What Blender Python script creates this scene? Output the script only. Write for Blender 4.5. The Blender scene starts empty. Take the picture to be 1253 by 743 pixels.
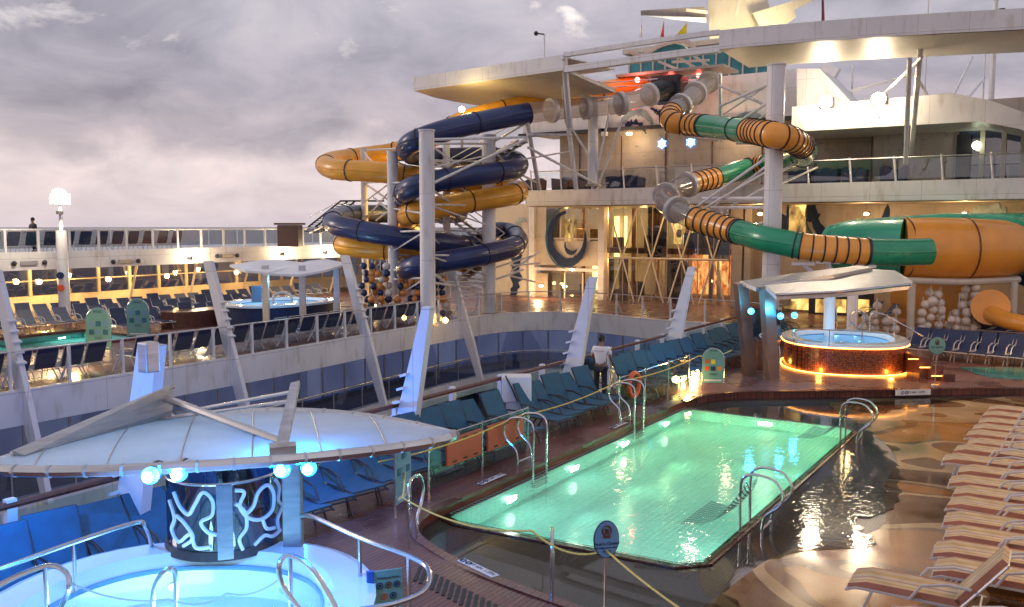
import bpy, bmesh, math, random
from mathutils import Vector, Matrix
from mathutils.geometry import tessellate_polygon
random.seed(7)
sc=bpy.context.scene
COL=sc.collection
R=math.radians
# ---------------------------------------------------------------- camera
FPX=1080.;IW,IH=1253.,743.;H=4.7
PIT=math.atan(94.5/FPX);YAW=R(33.0)
cd=bpy.data.cameras.new('camera');cam=bpy.data.objects.new('camera',cd);COL.objects.link(cam)
cam.location=(0,0,H);cam.rotation_euler=(R(90)-PIT,0,YAW)
cd.sensor_width=36;cd.lens=36*FPX/IW;cd.clip_end=60000;cd.clip_start=.05
sc.camera=cam
def ray(px,py):
    x=(px-IW/2)/FPX;y=1.;z=-(py-IH/2)/FPX
    y2=y*math.cos(PIT)+z*math.sin(PIT);z2=z*math.cos(PIT)-y*math.sin(PIT)
    c,s=math.cos(YAW),math.sin(YAW)
    return Vector((x*c-y2*s,x*s+y2*c,z2)),y2
def az(px,py,z):
    r,_=ray(px,py);t=(z-H)/r.z;return Vector((r.x*t,r.y*t,z))
def ay(px,py,Y):
    r,_=ray(px,py);t=Y/r.y;return Vector((r.x*t,Y,H+r.z*t))
def ax(px,py,X):
    r,_=ray(px,py);t=X/r.x;return Vector((X,r.y*t,H+r.z*t))
def ad(px,py,d):
    r,y2=ray(px,py);t=d/y2;return Vector((r.x*t,r.y*t,H+r.z*t))
# ---------------------------------------------------------------- materials
MATS={}
def seams(name):
    '''thin welded panel joints every couple of metres'''
    m=MATS[name];n=m.node_tree.nodes;l=m.node_tree.links;b=n['Principled BSDF']
    src=b.inputs['Base Color'].links[0].from_socket
    g=n.new('ShaderNodeNewGeometry');s=n.new('ShaderNodeSeparateXYZ');l.new(g.outputs['Position'],s.inputs[0])
    a=n.new('ShaderNodeMath');a.operation='ADD';l.new(s.outputs[0],a.inputs[0]);l.new(s.outputs[1],a.inputs[1])
    c=n.new('ShaderNodeCombineXYZ');l.new(a.outputs[0],c.inputs[0]);l.new(s.outputs[2],c.inputs[1])
    br=n.new('ShaderNodeTexBrick');br.offset=0;br.inputs['Scale'].default_value=1;br.inputs['Brick Width'].default_value=2.35;br.inputs['Row Height'].default_value=3.1
    br.inputs['Mortar Size'].default_value=.012;br.inputs['Mortar Smooth'].default_value=.4;br.inputs['Color1'].default_value=(1,1,1,1);br.inputs['Color2'].default_value=(.955,.95,.945,1);br.inputs['Mortar'].default_value=(.62,.58,.55,1)
    l.new(c.outputs[0],br.inputs['Vector'])
    mx=n.new('ShaderNodeMix');mx.data_type='RGBA';mx.blend_type='MULTIPLY';mx.inputs[0].default_value=1
    l.new(src,mx.inputs[6]);l.new(br.outputs[0],mx.inputs[7]);l.new(mx.outputs[2],b.inputs['Base Color'])
def nt(name):
    m=bpy.data.materials.new(name);m.use_nodes=True
    n=m.node_tree.nodes;b=n['Principled BSDF'];MATS[name]=m
    return m,n,m.node_tree.links,b
def coords(n,l,scale=(1,1,1),kind='Object'):
    tc=n.new('ShaderNodeTexCoord');mp=n.new('ShaderNodeMapping');mp.inputs['Scale'].default_value=scale
    l.new(tc.outputs[kind],mp.inputs[0]);return mp.outputs[0]
def geo(n,l,scale=(1,1,1)):
    g=n.new('ShaderNodeNewGeometry');mp=n.new('ShaderNodeMapping');mp.inputs['Scale'].default_value=scale
    l.new(g.outputs['Position'],mp.inputs[0]);return mp.outputs[0]
def mat(name,col,rough=.5,metal=0,var=.18,vs=1.5,bump=0,bs=20,coat=0,streak=None,em=None,es=0,dirt=0):
    m,n,l,b=nt(name)
    b.inputs['Roughness'].default_value=rough;b.inputs['Metallic'].default_value=metal
    if coat:b.inputs['Coat Weight'].default_value=coat;b.inputs['Coat Roughness'].default_value=.08
    v=coords(n,l,streak or (1,1,1))
    nz=n.new('ShaderNodeTexNoise');nz.inputs['Scale'].default_value=vs;nz.inputs['Detail'].default_value=6;l.new(v,nz.inputs['Vector'])
    rp=n.new('ShaderNodeValToRGB');e=rp.color_ramp.elements
    e[0].position=.3;e[1].position=.7
    c=col
    e[0].color=(c[0]*(1-var),c[1]*(1-var),c[2]*(1-var),1);e[1].color=(min(1,c[0]*(1+var*.6)),min(1,c[1]*(1+var*.6)),min(1,c[2]*(1+var*.6)),1)
    l.new(nz.outputs[0],rp.inputs[0])
    out=rp.outputs[0]
    if dirt:
        n2=n.new('ShaderNodeTexNoise');n2.inputs['Scale'].default_value=3;n2.inputs['Detail'].default_value=8
        v2=coords(n,l,(1,1,.25));l.new(v2,n2.inputs['Vector'])
        r2=n.new('ShaderNodeValToRGB');r2.color_ramp.elements[0].position=.55;r2.color_ramp.elements[1].position=.8
        mx=n.new('ShaderNodeMix');mx.data_type='RGBA';mx.blend_type='MULTIPLY'
        l.new(r2.outputs[0],mx.inputs[0]);l.new(out,mx.inputs[6]);mx.inputs[7].default_value=(1-dirt,1-dirt*1.2,1-dirt*1.4,1)
        l.new(n2.outputs[0],r2.inputs[0]);out=mx.outputs[2]
    l.new(out,b.inputs['Base Color'])
    mr=n.new('ShaderNodeMapRange');mr.inputs[3].default_value=max(.02,rough*.75);mr.inputs[4].default_value=min(1,rough*1.25)
    l.new(nz.outputs[0],mr.inputs[0]);l.new(mr.outputs[0],b.inputs['Roughness'])
    if bump:
        n3=n.new('ShaderNodeTexNoise');n3.inputs['Scale'].default_value=bs;n3.inputs['Detail'].default_value=4;l.new(v,n3.inputs['Vector'])
        bp=n.new('ShaderNodeBump');bp.inputs['Strength'].default_value=bump;bp.inputs['Distance'].default_value=.02
        l.new(n3.outputs[0],bp.inputs['Height']);l.new(bp.outputs[0],b.inputs['Normal'])
    if em:
        b.inputs['Emission Color'].default_value=(*em,1);b.inputs['Emission Strength'].default_value=es
    return m
def glow(name,col,s):
    m,n,l,b=nt(name)
    b.inputs['Base Color'].default_value=(.8,.8,.8,1)
    b.inputs['Emission Color'].default_value=(*col,1);b.inputs['Emission Strength'].default_value=s
    m.cycles.emission_sampling='NONE'
    return m
def glass(name,tint=(.7,.8,.85),refl=.12,rough=.02,milk=0):
    m,n,l,b=nt(name);n.remove(b)
    t=n.new('ShaderNodeBsdfTransparent');t.inputs[0].default_value=(*tint,1)
    g=n.new('ShaderNodeBsdfGlossy');g.inputs['Roughness'].default_value=rough
    f=n.new('ShaderNodeLayerWeight');f.inputs[0].default_value=.5
    pw=n.new('ShaderNodeMath');pw.operation='POWER';pw.inputs[1].default_value=4;l.new(f.outputs['Facing'],pw.inputs[0])
    ad_=n.new('ShaderNodeMath');ad_.operation='MULTIPLY_ADD';ad_.inputs[1].default_value=.6;ad_.inputs[2].default_value=refl;ad_.use_clamp=True
    l.new(pw.outputs[0],ad_.inputs[0])
    if milk:
        df=n.new('ShaderNodeBsdfDiffuse');df.inputs[0].default_value=(.72,.64,.57,1);mk=n.new('ShaderNodeMixShader');mk.inputs[0].default_value=milk
        l.new(t.outputs[0],mk.inputs[1]);l.new(df.outputs[0],mk.inputs[2]);t=mk
    x=n.new('ShaderNodeMixShader');l.new(ad_.outputs[0],x.inputs[0]);l.new(t.outputs[0],x.inputs[1]);l.new(g.outputs[0],x.inputs[2])
    l.new(x.outputs[0],n['Material Output'].inputs[0]);return m
mat('white_paint',(.76,.74,.74),.4,var=.07,vs=.8,dirt=.34,bump=.05,bs=3)
seams('white_paint')
mat('white_clean',(.78,.77,.77),.35,var=.04)
mat('beige_panel',(.36,.30,.25),.45,var=.12,vs=1.2,dirt=.25);seams('beige_panel')
mat('cream_panel',(.60,.53,.44),.45,var=.1,vs=1,dirt=.2)
mat('steel',(.62,.6,.6),.2,1,var=.1)
mat('brushed',(.55,.53,.54),.42,.85,var=.2,vs=4,streak=(1,1,8))
mat('dark_steel',(.26,.27,.30),.4,.7,var=.2,vs=3,streak=(1,1,6));mat('bronze',(.35,.24,.2),.3,.8,var=.2)
mat('rail_wood',(.13,.045,.03),.3,var=.3,vs=6)
mat('blue_sling',(.022,.105,.18),.65,var=.22,vs=5,bump=.25,bs=220)
mat('navy_sling',(.012,.022,.075),.65,var=.3,vs=5,bump=.2,bs=200)
mat('slate_sling',(.03,.04,.09),.6,var=.3,vs=5)
mat('dark_frame',(.05,.045,.05),.4,.3)
mat('pale_frame',(.55,.5,.46),.35,.2)
mat('slide_navy',(.014,.03,.12),.36,coat=.22,var=.25,vs=1)
mat('slide_yellow',(.80,.37,.04),.38,coat=.2,var=.15,vs=1)
mat('slide_orange',(.85,.34,.045),.32,coat=.3,var=.15,vs=1)
mat('slide_green',(.02,.27,.13),.28,coat=.35,var=.15,vs=1)
mat('slide_teal',(.04,.38,.24),.28,coat=.5,var=.15,vs=1)
mat('flange_dark',(.02,.02,.03),.5)
mat('ring_white',(.55,.5,.47),.35)
mat('mural_navy',(.010,.028,.085),.85,var=.5,vs=3)
mat('mural_teal',(.04,.16,.22),.85,var=.4,vs=3)
mat('mural_grey',(.3,.36,.38),.4,var=.4,vs=2)
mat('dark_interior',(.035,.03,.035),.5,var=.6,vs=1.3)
mat('black',(.015,.015,.018),.5)
mat('orange_board',(.5,.11,.055),.45,var=.15)
mat('rope',(.75,.56,.12),.7,var=.3,vs=30)
mat('rope_grey',(.5,.48,.42),.6)
mat('sign_blue',(.16,.32,.5),.35,var=.1)
mat('sign_green',(.16,.36,.32),.4,var=.2)
mat('ink',(.01,.03,.09),.5)
mat('ink_light',(.75,.78,.75),.5)
mat('plaque',(.72,.70,.68),.4,var=.08)
mat('skin',(.28,.14,.08),.5)
mat('hair',(.012,.01,.01),.6)
mat('shirt',(.78,.76,.78),.8,var=.1,vs=5)
mat('trousers',(.03,.035,.05),.8)
mat('lifering',(.75,.12,.03),.45)
mat('ball_white',(.7,.6,.52),.3)
mat('ball_navy',(.02,.03,.1),.3)
mat('ball_orange',(.75,.28,.06),.3)
mat('teal_glass',(.05,.25,.28),.12,var=.5,vs=.7)
mat('flag_red',(.7,.04,.03),.7);mat('flag_yellow',(.85,.7,.02),.7);mat('flag_white',(.8,.8,.8),.7)
mat('teal_floor',(.05,.26,.22),.12,var=.3)
mat('acrylic',(.72,.8,.86),.12,var=.05,coat=.5)
mat('awning',(.8,.8,.83),.5,var=.08,vs=1,bump=.05,bs=6)
mat('well_glass',(.10,.13,.25),.1,var=.45,vs=.25)
def membrane():
    m,n,l,b=nt('membrane');b.inputs['Base Color'].default_value=(.82,.82,.85,1);b.inputs['Roughness'].default_value=.5
    v=coords(n,l,(1,1,1));nz=n.new('ShaderNodeTexNoise');nz.inputs['Scale'].default_value=1.4;nz.inputs['Detail'].default_value=7;l.new(v,nz.inputs['Vector'])
    rp=n.new('ShaderNodeValToRGB');rp.color_ramp.elements[0].position=.3;rp.color_ramp.elements[0].color=(.46,.46,.49,1);rp.color_ramp.elements[1].position=.65;rp.color_ramp.elements[1].color=(.64,.64,.67,1)
    l.new(nz.outputs[0],rp.inputs[0]);l.new(rp.outputs[0],b.inputs['Base Color'])
    t=n.new('ShaderNodeBsdfTranslucent');t.inputs[0].default_value=(.8,.82,.86,1)
    x=n.new('ShaderNodeMixShader');x.inputs[0].default_value=.25;l.new(b.outputs[0],x.inputs[1]);l.new(t.outputs[0],x.inputs[2]);l.new(x.outputs[0],n['Material Output'].inputs[0])
membrane()
mat('blue_box',(.02,.1,.35),.4)
mat('brown_kiosk',(.10,.045,.04),.5)
glass('clear_glass',(.86,.9,.92),.08);glass('blue_glass',(.25,.3,.42),.16);glass('tube_glass',(.92,.87,.84),.1,.1,milk=.22)
glass('smoke_glass',(.28,.28,.33),.2)
glass('panel_glass',(.62,.82,.78),.1)
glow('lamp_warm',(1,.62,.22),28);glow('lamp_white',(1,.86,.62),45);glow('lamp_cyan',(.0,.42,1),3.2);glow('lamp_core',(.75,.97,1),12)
glow('strip_gold',(1,.62,.15),2.6);glow('strip_amber',(1,.36,.04),6);glow('lamp_red',(1,.08,.06),20);glow('lamp_blue',(.1,.4,1),5)
glow('lamp_pool',(.9,1,.7),4);glow('lamp_star',(.15,.4,1),3)
def planks(name,c1,c2,rough,rowx=.09,rot=0,bump=.35):
    m,n,l,b=nt(name)
    v=geo(n,l,(1,1,1));
    mp=n.new('ShaderNodeMapping');mp.inputs['Rotation'].default_value=(0,0,R(90)+rot);l.new(v,mp.inputs[0])
    br=n.new('ShaderNodeTexBrick');br.inputs['Scale'].default_value=1;br.inputs['Brick Width'].default_value=2.2;br.inputs['Row Height'].default_value=rowx
    br.inputs['Mortar Size'].default_value=.006;br.inputs['Color1'].default_value=(*c1,1);br.inputs['Color2'].default_value=(*c2,1);br.inputs['Mortar'].default_value=(.015,.008,.007,1)
    br.inputs['Bias'].default_value=0
    l.new(mp.outputs[0],br.inputs['Vector'])
    nz=n.new('ShaderNodeTexNoise');nz.inputs['Scale'].default_value=.8;nz.inputs['Detail'].default_value=7;l.new(v,nz.inputs['Vector'])
    mx=n.new('ShaderNodeMix');mx.data_type='RGBA';mx.blend_type='MULTIPLY';mx.inputs[0].default_value=.75
    rp=n.new('ShaderNodeValToRGB');rp.color_ramp.elements[0].color=(.45,.45,.48,1);rp.color_ramp.elements[0].position=.35;rp.color_ramp.elements[1].position=.65
    rp.color_ramp.elements[1].color=(1.0,1.0,1.0,1)
    l.new(nz.outputs[0],rp.inputs[0]);l.new(br.outputs[0],mx.inputs[6]);l.new(rp.outputs[0],mx.inputs[7]);l.new(mx.outputs[2],b.inputs['Base Color'])
    mr=n.new('ShaderNodeMapRange');mr.inputs[1].default_value=.35;mr.inputs[2].default_value=.65;mr.inputs[3].default_value=rough*.35;mr.inputs[4].default_value=rough
    l.new(nz.outputs[0],mr.inputs[0]);l.new(mr.outputs[0],b.inputs['Roughness'])
    bp=n.new('ShaderNodeBump');bp.inputs['Strength'].default_value=bump;bp.inputs['Distance'].default_value=.004;bp.invert=True
    l.new(br.outputs['Fac'],bp.inputs['Height']);l.new(bp.outputs[0],b.inputs['Normal'])
planks('deck_wood',(.25,.10,.075),(.19,.075,.06),.5,.08)
planks('port_wood',(.17,.1,.08),(.13,.08,.07),.5,.1)
planks('step_wood',(.2,.065,.045),(.15,.05,.036),.25,.14)
def swirl_floor():
    m,n,l,b=nt('swirl_floor')
    v=geo(n,l)
    nz=n.new('ShaderNodeTexNoise');nz.inputs['Scale'].default_value=.42;nz.inputs['Detail'].default_value=0;nz.inputs['Distortion'].default_value=1.2
    l.new(v,nz.inputs['Vector'])
    rp=n.new('ShaderNodeValToRGB');rp.color_ramp.interpolation='CONSTANT';el=rp.color_ramp.elements
    el[0].position=0;el[0].color=(.20,.085,.03,1);el[1].position=.44;el[1].color=(.52,.33,.15,1)
    for p,c in ((.545,(.27,.13,.055,1)),(.62,(.45,.19,.05,1))):
        e=el.new(p);e.color=c
    l.new(nz.outputs[0],rp.inputs[0])
    n2=n.new('ShaderNodeTexNoise');n2.inputs['Scale'].default_value=60;n2.inputs['Detail'].default_value=3;l.new(v,n2.inputs['Vector'])
    n3=n.new('ShaderNodeTexNoise');n3.inputs['Scale'].default_value=.9;n3.inputs['Detail'].default_value=6;l.new(v,n3.inputs['Vector'])
    ad1=n.new('ShaderNodeMath');ad1.operation='ADD';l.new(n2.outputs[0],ad1.inputs[0]);l.new(n3.outputs[0],ad1.inputs[1])
    r2=n.new('ShaderNodeMapRange');r2.inputs[1].default_value=.7;r2.inputs[2].default_value=1.3;r2.inputs[3].default_value=.65;r2.inputs[4].default_value=1.15;l.new(ad1.outputs[0],r2.inputs[0])
    mx=n.new('ShaderNodeMix');mx.data_type='RGBA';mx.blend_type='MULTIPLY';mx.inputs[0].default_value=1
    l.new(rp.outputs[0],mx.inputs[6]);l.new(r2.outputs[0],mx.inputs[7]);l.new(mx.outputs[2],b.inputs['Base Color'])
    r3=n.new('ShaderNodeMapRange');r3.inputs[1].default_value=.35;r3.inputs[2].default_value=.7;r3.inputs[3].default_value=.05;r3.inputs[4].default_value=.28
    l.new(n3.outputs[0],r3.inputs[0]);l.new(r3.outputs[0],b.inputs['Roughness'])
    b.inputs['Coat Weight'].default_value=.25;b.inputs['Coat Roughness'].default_value=.04
    bp=n.new('ShaderNodeBump');bp.inputs['Strength'].default_value=.04;bp.inputs['Distance'].default_value=.02;l.new(n3.outputs[0],bp.inputs['Height']);l.new(bp.outputs[0],b.inputs['Normal'])
swirl_floor()
def tiles(name,c1,c2,mort,size,rough,bump=.3,mm=.06,em=0):
    m,n,l,b=nt(name)
    v=geo(n,l,(1/size,1/size,1/size))
    # tri-planar-ish: use x+y for walls
    sx=n.new('ShaderNodeSeparateXYZ');l.new(v,sx.inputs[0])
    g=n.new('ShaderNodeNewGeometry');sn=n.new('ShaderNodeSeparateXYZ');l.new(g.outputs['Normal'],sn.inputs[0])
    ab=n.new('ShaderNodeMath');ab.operation='ABSOLUTE';l.new(sn.outputs[2],ab.inputs[0])
    gt=n.new('ShaderNodeMath');gt.operation='GREATER_THAN';gt.inputs[1].default_value=.6;l.new(ab.outputs[0],gt.inputs[0])
    xy=n.new('ShaderNodeMath');xy.operation='ADD';l.new(sx.outputs[0],xy.inputs[0]);l.new(sx.outputs[1],xy.inputs[1])
    c3=n.new('ShaderNodeCombineXYZ');l.new(xy.outputs[0],c3.inputs[0]);l.new(sx.outputs[2],c3.inputs[1])
    mxv=n.new('ShaderNodeMix');mxv.data_type='VECTOR';l.new(gt.outputs[0],mxv.inputs[0]);l.new(c3.outputs[0],mxv.inputs[4]);l.new(v,mxv.inputs[5])
    br=n.new('ShaderNodeTexBrick');br.offset=0;br.inputs['Scale'].default_value=1;br.inputs['Brick Width'].default_value=1;br.inputs['Row Height'].default_value=1
    br.inputs['Mortar Size'].default_value=mm;br.inputs['Color1'].default_value=(*c1,1);br.inputs['Color2'].default_value=(*c2,1);br.inputs['Mortar'].default_value=(*mort,1)
    l.new(mxv.outputs[1],br.inputs['Vector']);l.new(br.outputs[0],b.inputs['Base Color'])
    b.inputs['Roughness'].default_value=rough
    bp=n.new('ShaderNodeBump');bp.inputs['Strength'].default_value=bump;bp.inputs['Distance'].default_value=.003;bp.invert=True
    l.new(br.outputs['Fac'],bp.inputs['Height']);l.new(bp.outputs[0],b.inputs['Normal'])
tiles('basin_tile',(.40,.76,.72),(.34,.70,.67),(.27,.60,.58),.15,.4)
tiles('shelf_tile',(.2,.165,.15),(.26,.21,.18),(.05,.04,.035),.05,.3)
tiles('mosaic_amber',(.34,.09,.025),(.12,.035,.02),(.03,.015,.01),.055,.2,mm=.1)
def water(name,scale,strength,tint,still=None,ior=1.33,refr=False):
    m,n,l,b=nt(name);n.remove(b)
    v=geo(n,l,(1,1,1))
    nz=n.new('ShaderNodeTexNoise');nz.inputs['Scale'].default_value=scale;nz.inputs['Detail'].default_value=3;nz.inputs['Distortion'].default_value=.6;l.new(v,nz.inputs['Vector'])
    bp=n.new('ShaderNodeBump');bp.inputs['Strength'].default_value=strength;bp.inputs['Distance'].default_value=.03;l.new(nz.outputs[0],bp.inputs['Height'])
    if still:   # ripples live only east of the basin
        s=n.new('ShaderNodeSeparateXYZ');l.new(v,s.inputs[0])
        mr=n.new('ShaderNodeMapRange');mr.inputs[1].default_value=still[0];mr.inputs[2].default_value=still[1];mr.inputs[3].default_value=.02;mr.inputs[4].default_value=strength
        l.new(s.outputs[0],mr.inputs[0]);
        m2=n.new('ShaderNodeMapRange');m2.inputs[1].default_value=13;m2.inputs[2].default_value=15.5;m2.inputs[3].default_value=.1;m2.inputs[4].default_value=1;l.new(s.outputs[1],m2.inputs[0])
        mu=n.new('ShaderNodeMath');mu.operation='MULTIPLY';l.new(mr.outputs[0],mu.inputs[0]);l.new(m2.outputs[0],mu.inputs[1]);l.new(mu.outputs[0],bp.inputs['Strength'])
    t=n.new('ShaderNodeBsdfTransparent');t.inputs[0].default_value=(*tint,1)
    if refr:
        rf=n.new('ShaderNodeBsdfRefraction');rf.inputs['Color'].default_value=(*tint,1);rf.inputs['IOR'].default_value=1.33;rf.inputs['Roughness'].default_value=0;l.new(bp.outputs[0],rf.inputs['Normal'])
        m3=n.new('ShaderNodeMixShader');m3.inputs[0].default_value=.85;l.new(t.outputs[0],m3.inputs[1]);l.new(rf.outputs[0],m3.inputs[2]);t=m3
    g=n.new('ShaderNodeBsdfGlossy');g.inputs['Roughness'].default_value=.02;l.new(bp.outputs[0],g.inputs['Normal'])
    f=n.new('ShaderNodeFresnel');f.inputs[0].default_value=ior;l.new(bp.outputs[0],f.inputs['Normal'])
    x=n.new('ShaderNodeMixShader');l.new(f.outputs[0],x.inputs[0]);l.new(t.outputs[0],x.inputs[1]);l.new(g.outputs[0],x.inputs[2]);l.new(x.outputs[0],n['Material Output'].inputs[0])
water('pool_water_mat',4.5,.17,(.58,.93,.86),refr=True);water('shelf_water_mat',9,.13,(.8,.85,.82),still=(-4.9,-3.9));water('tub_water_mat',13,.8,(.82,.95,1))
def sea_mat():
    m,n,l,b=nt('sea_mat');b.inputs['Base Color'].default_value=(.06,.07,.09,1);b.inputs['Roughness'].default_value=.35
    v=geo(n,l,(.02,.02,.02));nz=n.new('ShaderNodeTexNoise');nz.inputs['Scale'].default_value=3;nz.inputs['Detail'].default_value=8;l.new(v,nz.inputs['Vector'])
    bp=n.new('ShaderNodeBump');bp.inputs['Strength'].default_value=.4;bp.inputs['Distance'].default_value=6;l.new(nz.outputs[0],bp.inputs['Height']);l.new(bp.outputs[0],b.inputs['Normal'])
sea_mat()
def net_mat(name,col,step,w,alpha=1):
    m,n,l,b=nt(name);b.inputs['Base Color'].default_value=(*col,1);b.inputs['Roughness'].default_value=.6
    tc=n.new('ShaderNodeUVMap');s=n.new('ShaderNodeSeparateXYZ');l.new(tc.outputs[0],s.inputs[0])
    outs=[]
    for i in (0,1):
        fr=n.new('ShaderNodeMath');fr.operation='FRACT';d=n.new('ShaderNodeMath');d.operation='DIVIDE';d.inputs[1].default_value=step
        l.new(s.outputs[i],d.inputs[0]);l.new(d.outputs[0],fr.inputs[0])
        lt=n.new('ShaderNodeMath');lt.operation='LESS_THAN';lt.inputs[1].default_value=w/step;l.new(fr.outputs[0],lt.inputs[0]);outs.append(lt.outputs[0])
    mx=n.new('ShaderNodeMath');mx.operation='MAXIMUM';l.new(outs[0],mx.inputs[0]);l.new(outs[1],mx.inputs[1])
    mu=n.new('ShaderNodeMath');mu.operation='MULTIPLY';mu.inputs[1].default_value=alpha;l.new(mx.outputs[0],mu.inputs[0])
    l.new(mu.outputs[0],b.inputs['Alpha'])
net_mat('pool_net_mat',(.65,.8,.7),.10,.012,.55);net_mat('dark_net_mat',(.02,.04,.07),.05,.013)
def stripes():
    m,n,l,b=nt('stripe_cushion');b.inputs['Roughness'].default_value=.75
    tc=n.new('ShaderNodeTexCoord');s=n.new('ShaderNodeSeparateXYZ');l.new(tc.outputs['Object'],s.inputs[0])
    mr=n.new('ShaderNodeMapRange');mr.inputs[1].default_value=-.33;mr.inputs[2].default_value=.33;l.new(s.outputs[1],mr.inputs[0])
    rp=n.new('ShaderNodeValToRGB');rp.color_ramp.interpolation='CONSTANT';el=rp.color_ramp.elements
    seq=[(0,(.48,.33,.2)),(.08,(.38,.12,.07)),(.13,(.52,.38,.23)),(.3,(.48,.31,.11)),(.44,(.54,.41,.27)),(.58,(.34,.19,.13)),(.64,(.54,.41,.26)),(.75,(.48,.31,.11)),(.84,(.52,.38,.23)),(.90,(.42,.17,.10)),(.94,(.48,.33,.2))]
    el[0].color=(*seq[0][1],1);el[1].position=seq[1][0];el[1].color=(*seq[1][1],1)
    for p,c in seq[2:]:
        e=el.new(p);e.color=(*c,1)
    l.new(mr.outputs[0],rp.inputs[0])
    nz=n.new('ShaderNodeTexNoise');nz.inputs['Scale'].default_value=4;nz.inputs['Detail'].default_value=5;l.new(tc.outputs['Object'],nz.inputs['Vector'])
    r2=n.new('ShaderNodeMapRange');r2.inputs[1].default_value=.3;r2.inputs[2].default_value=.7;r2.inputs[3].default_value=.75;r2.inputs[4].default_value=1.1;l.new(nz.outputs[0],r2.inputs[0])
    mx=n.new('ShaderNodeMix');mx.data_type='RGBA';mx.blend_type='MULTIPLY';mx.inputs[0].default_value=1;l.new(rp.outputs[0],mx.inputs[6]);l.new(r2.outputs[0],mx.inputs[7]);l.new(mx.outputs[2],b.inputs['Base Color'])
    bp=n.new('ShaderNodeBump');bp.inputs['Strength'].default_value=.3;bp.inputs['Distance'].default_value=.01;l.new(nz.outputs[0],bp.inputs['Height']);l.new(bp.outputs[0],b.inputs['Normal'])
stripes()
def lit_room(name,c1,c2,c3,s,scale=1.2,seed=0):
    """a lit interior seen through a window: it gives off light"""
    m,n,l,b=nt(name);b.inputs['Base Color'].default_value=(.08,.06,.05,1);b.inputs['Roughness'].default_value=.1
    v=geo(n,l,(scale,scale,scale*.45));vo=n.new('ShaderNodeTexVoronoi');vo.inputs['Scale'].default_value=1;vo.inputs['Randomness'].default_value=.8;vo.distance='MANHATTAN';l.new(v,vo.inputs['Vector'])
    nz=n.new('ShaderNodeTexNoise');nz.inputs['Scale'].default_value=1.3;nz.inputs['Detail'].default_value=6;nz.inputs['Roughness'].default_value=.62;l.new(v,nz.inputs['Vector'])
    sx=n.new('ShaderNodeSeparateColor');l.new(vo.outputs['Color'],sx.inputs[0])
    mm=n.new('ShaderNodeMix');mm.data_type='FLOAT';mm.inputs[0].default_value=.72;l.new(sx.outputs[0],mm.inputs[2]);l.new(nz.outputs[0],mm.inputs[3])
    rp=n.new('ShaderNodeValToRGB');el=rp.color_ramp.elements;el[0].position=.34;el[0].color=(*c1,1);el[1].position=.68;el[1].color=(*c3,1)
    e=el.new(.5);e.color=(*c2,1)
    l.new(mm.outputs[0],rp.inputs[0]);l.new(rp.outputs[0],b.inputs['Emission Color']);b.inputs['Emission Strength'].default_value=s
    m.cycles.emission_sampling='NONE'
lit_room('room_gold',(.03,.015,.01),(.5,.28,.06),(1,.72,.22),1.1,1.6)
lit_room('room_dim',(.02,.02,.03),(.12,.09,.08),(.5,.35,.15),.6,1.1)
lit_room('room_red',(.35,.06,.01),(1,.28,.06),(1,.6,.18),.9,4)
lit_room('room_promenade',(.05,.03,.02),(.35,.2,.09),(.9,.55,.2),.55,1.3)
lit_room('room_lower',(.03,.04,.09),(.055,.07,.15),(.10,.125,.22),.5,.22)  # blue wash over the lower gallery panes, painted as emission
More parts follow.
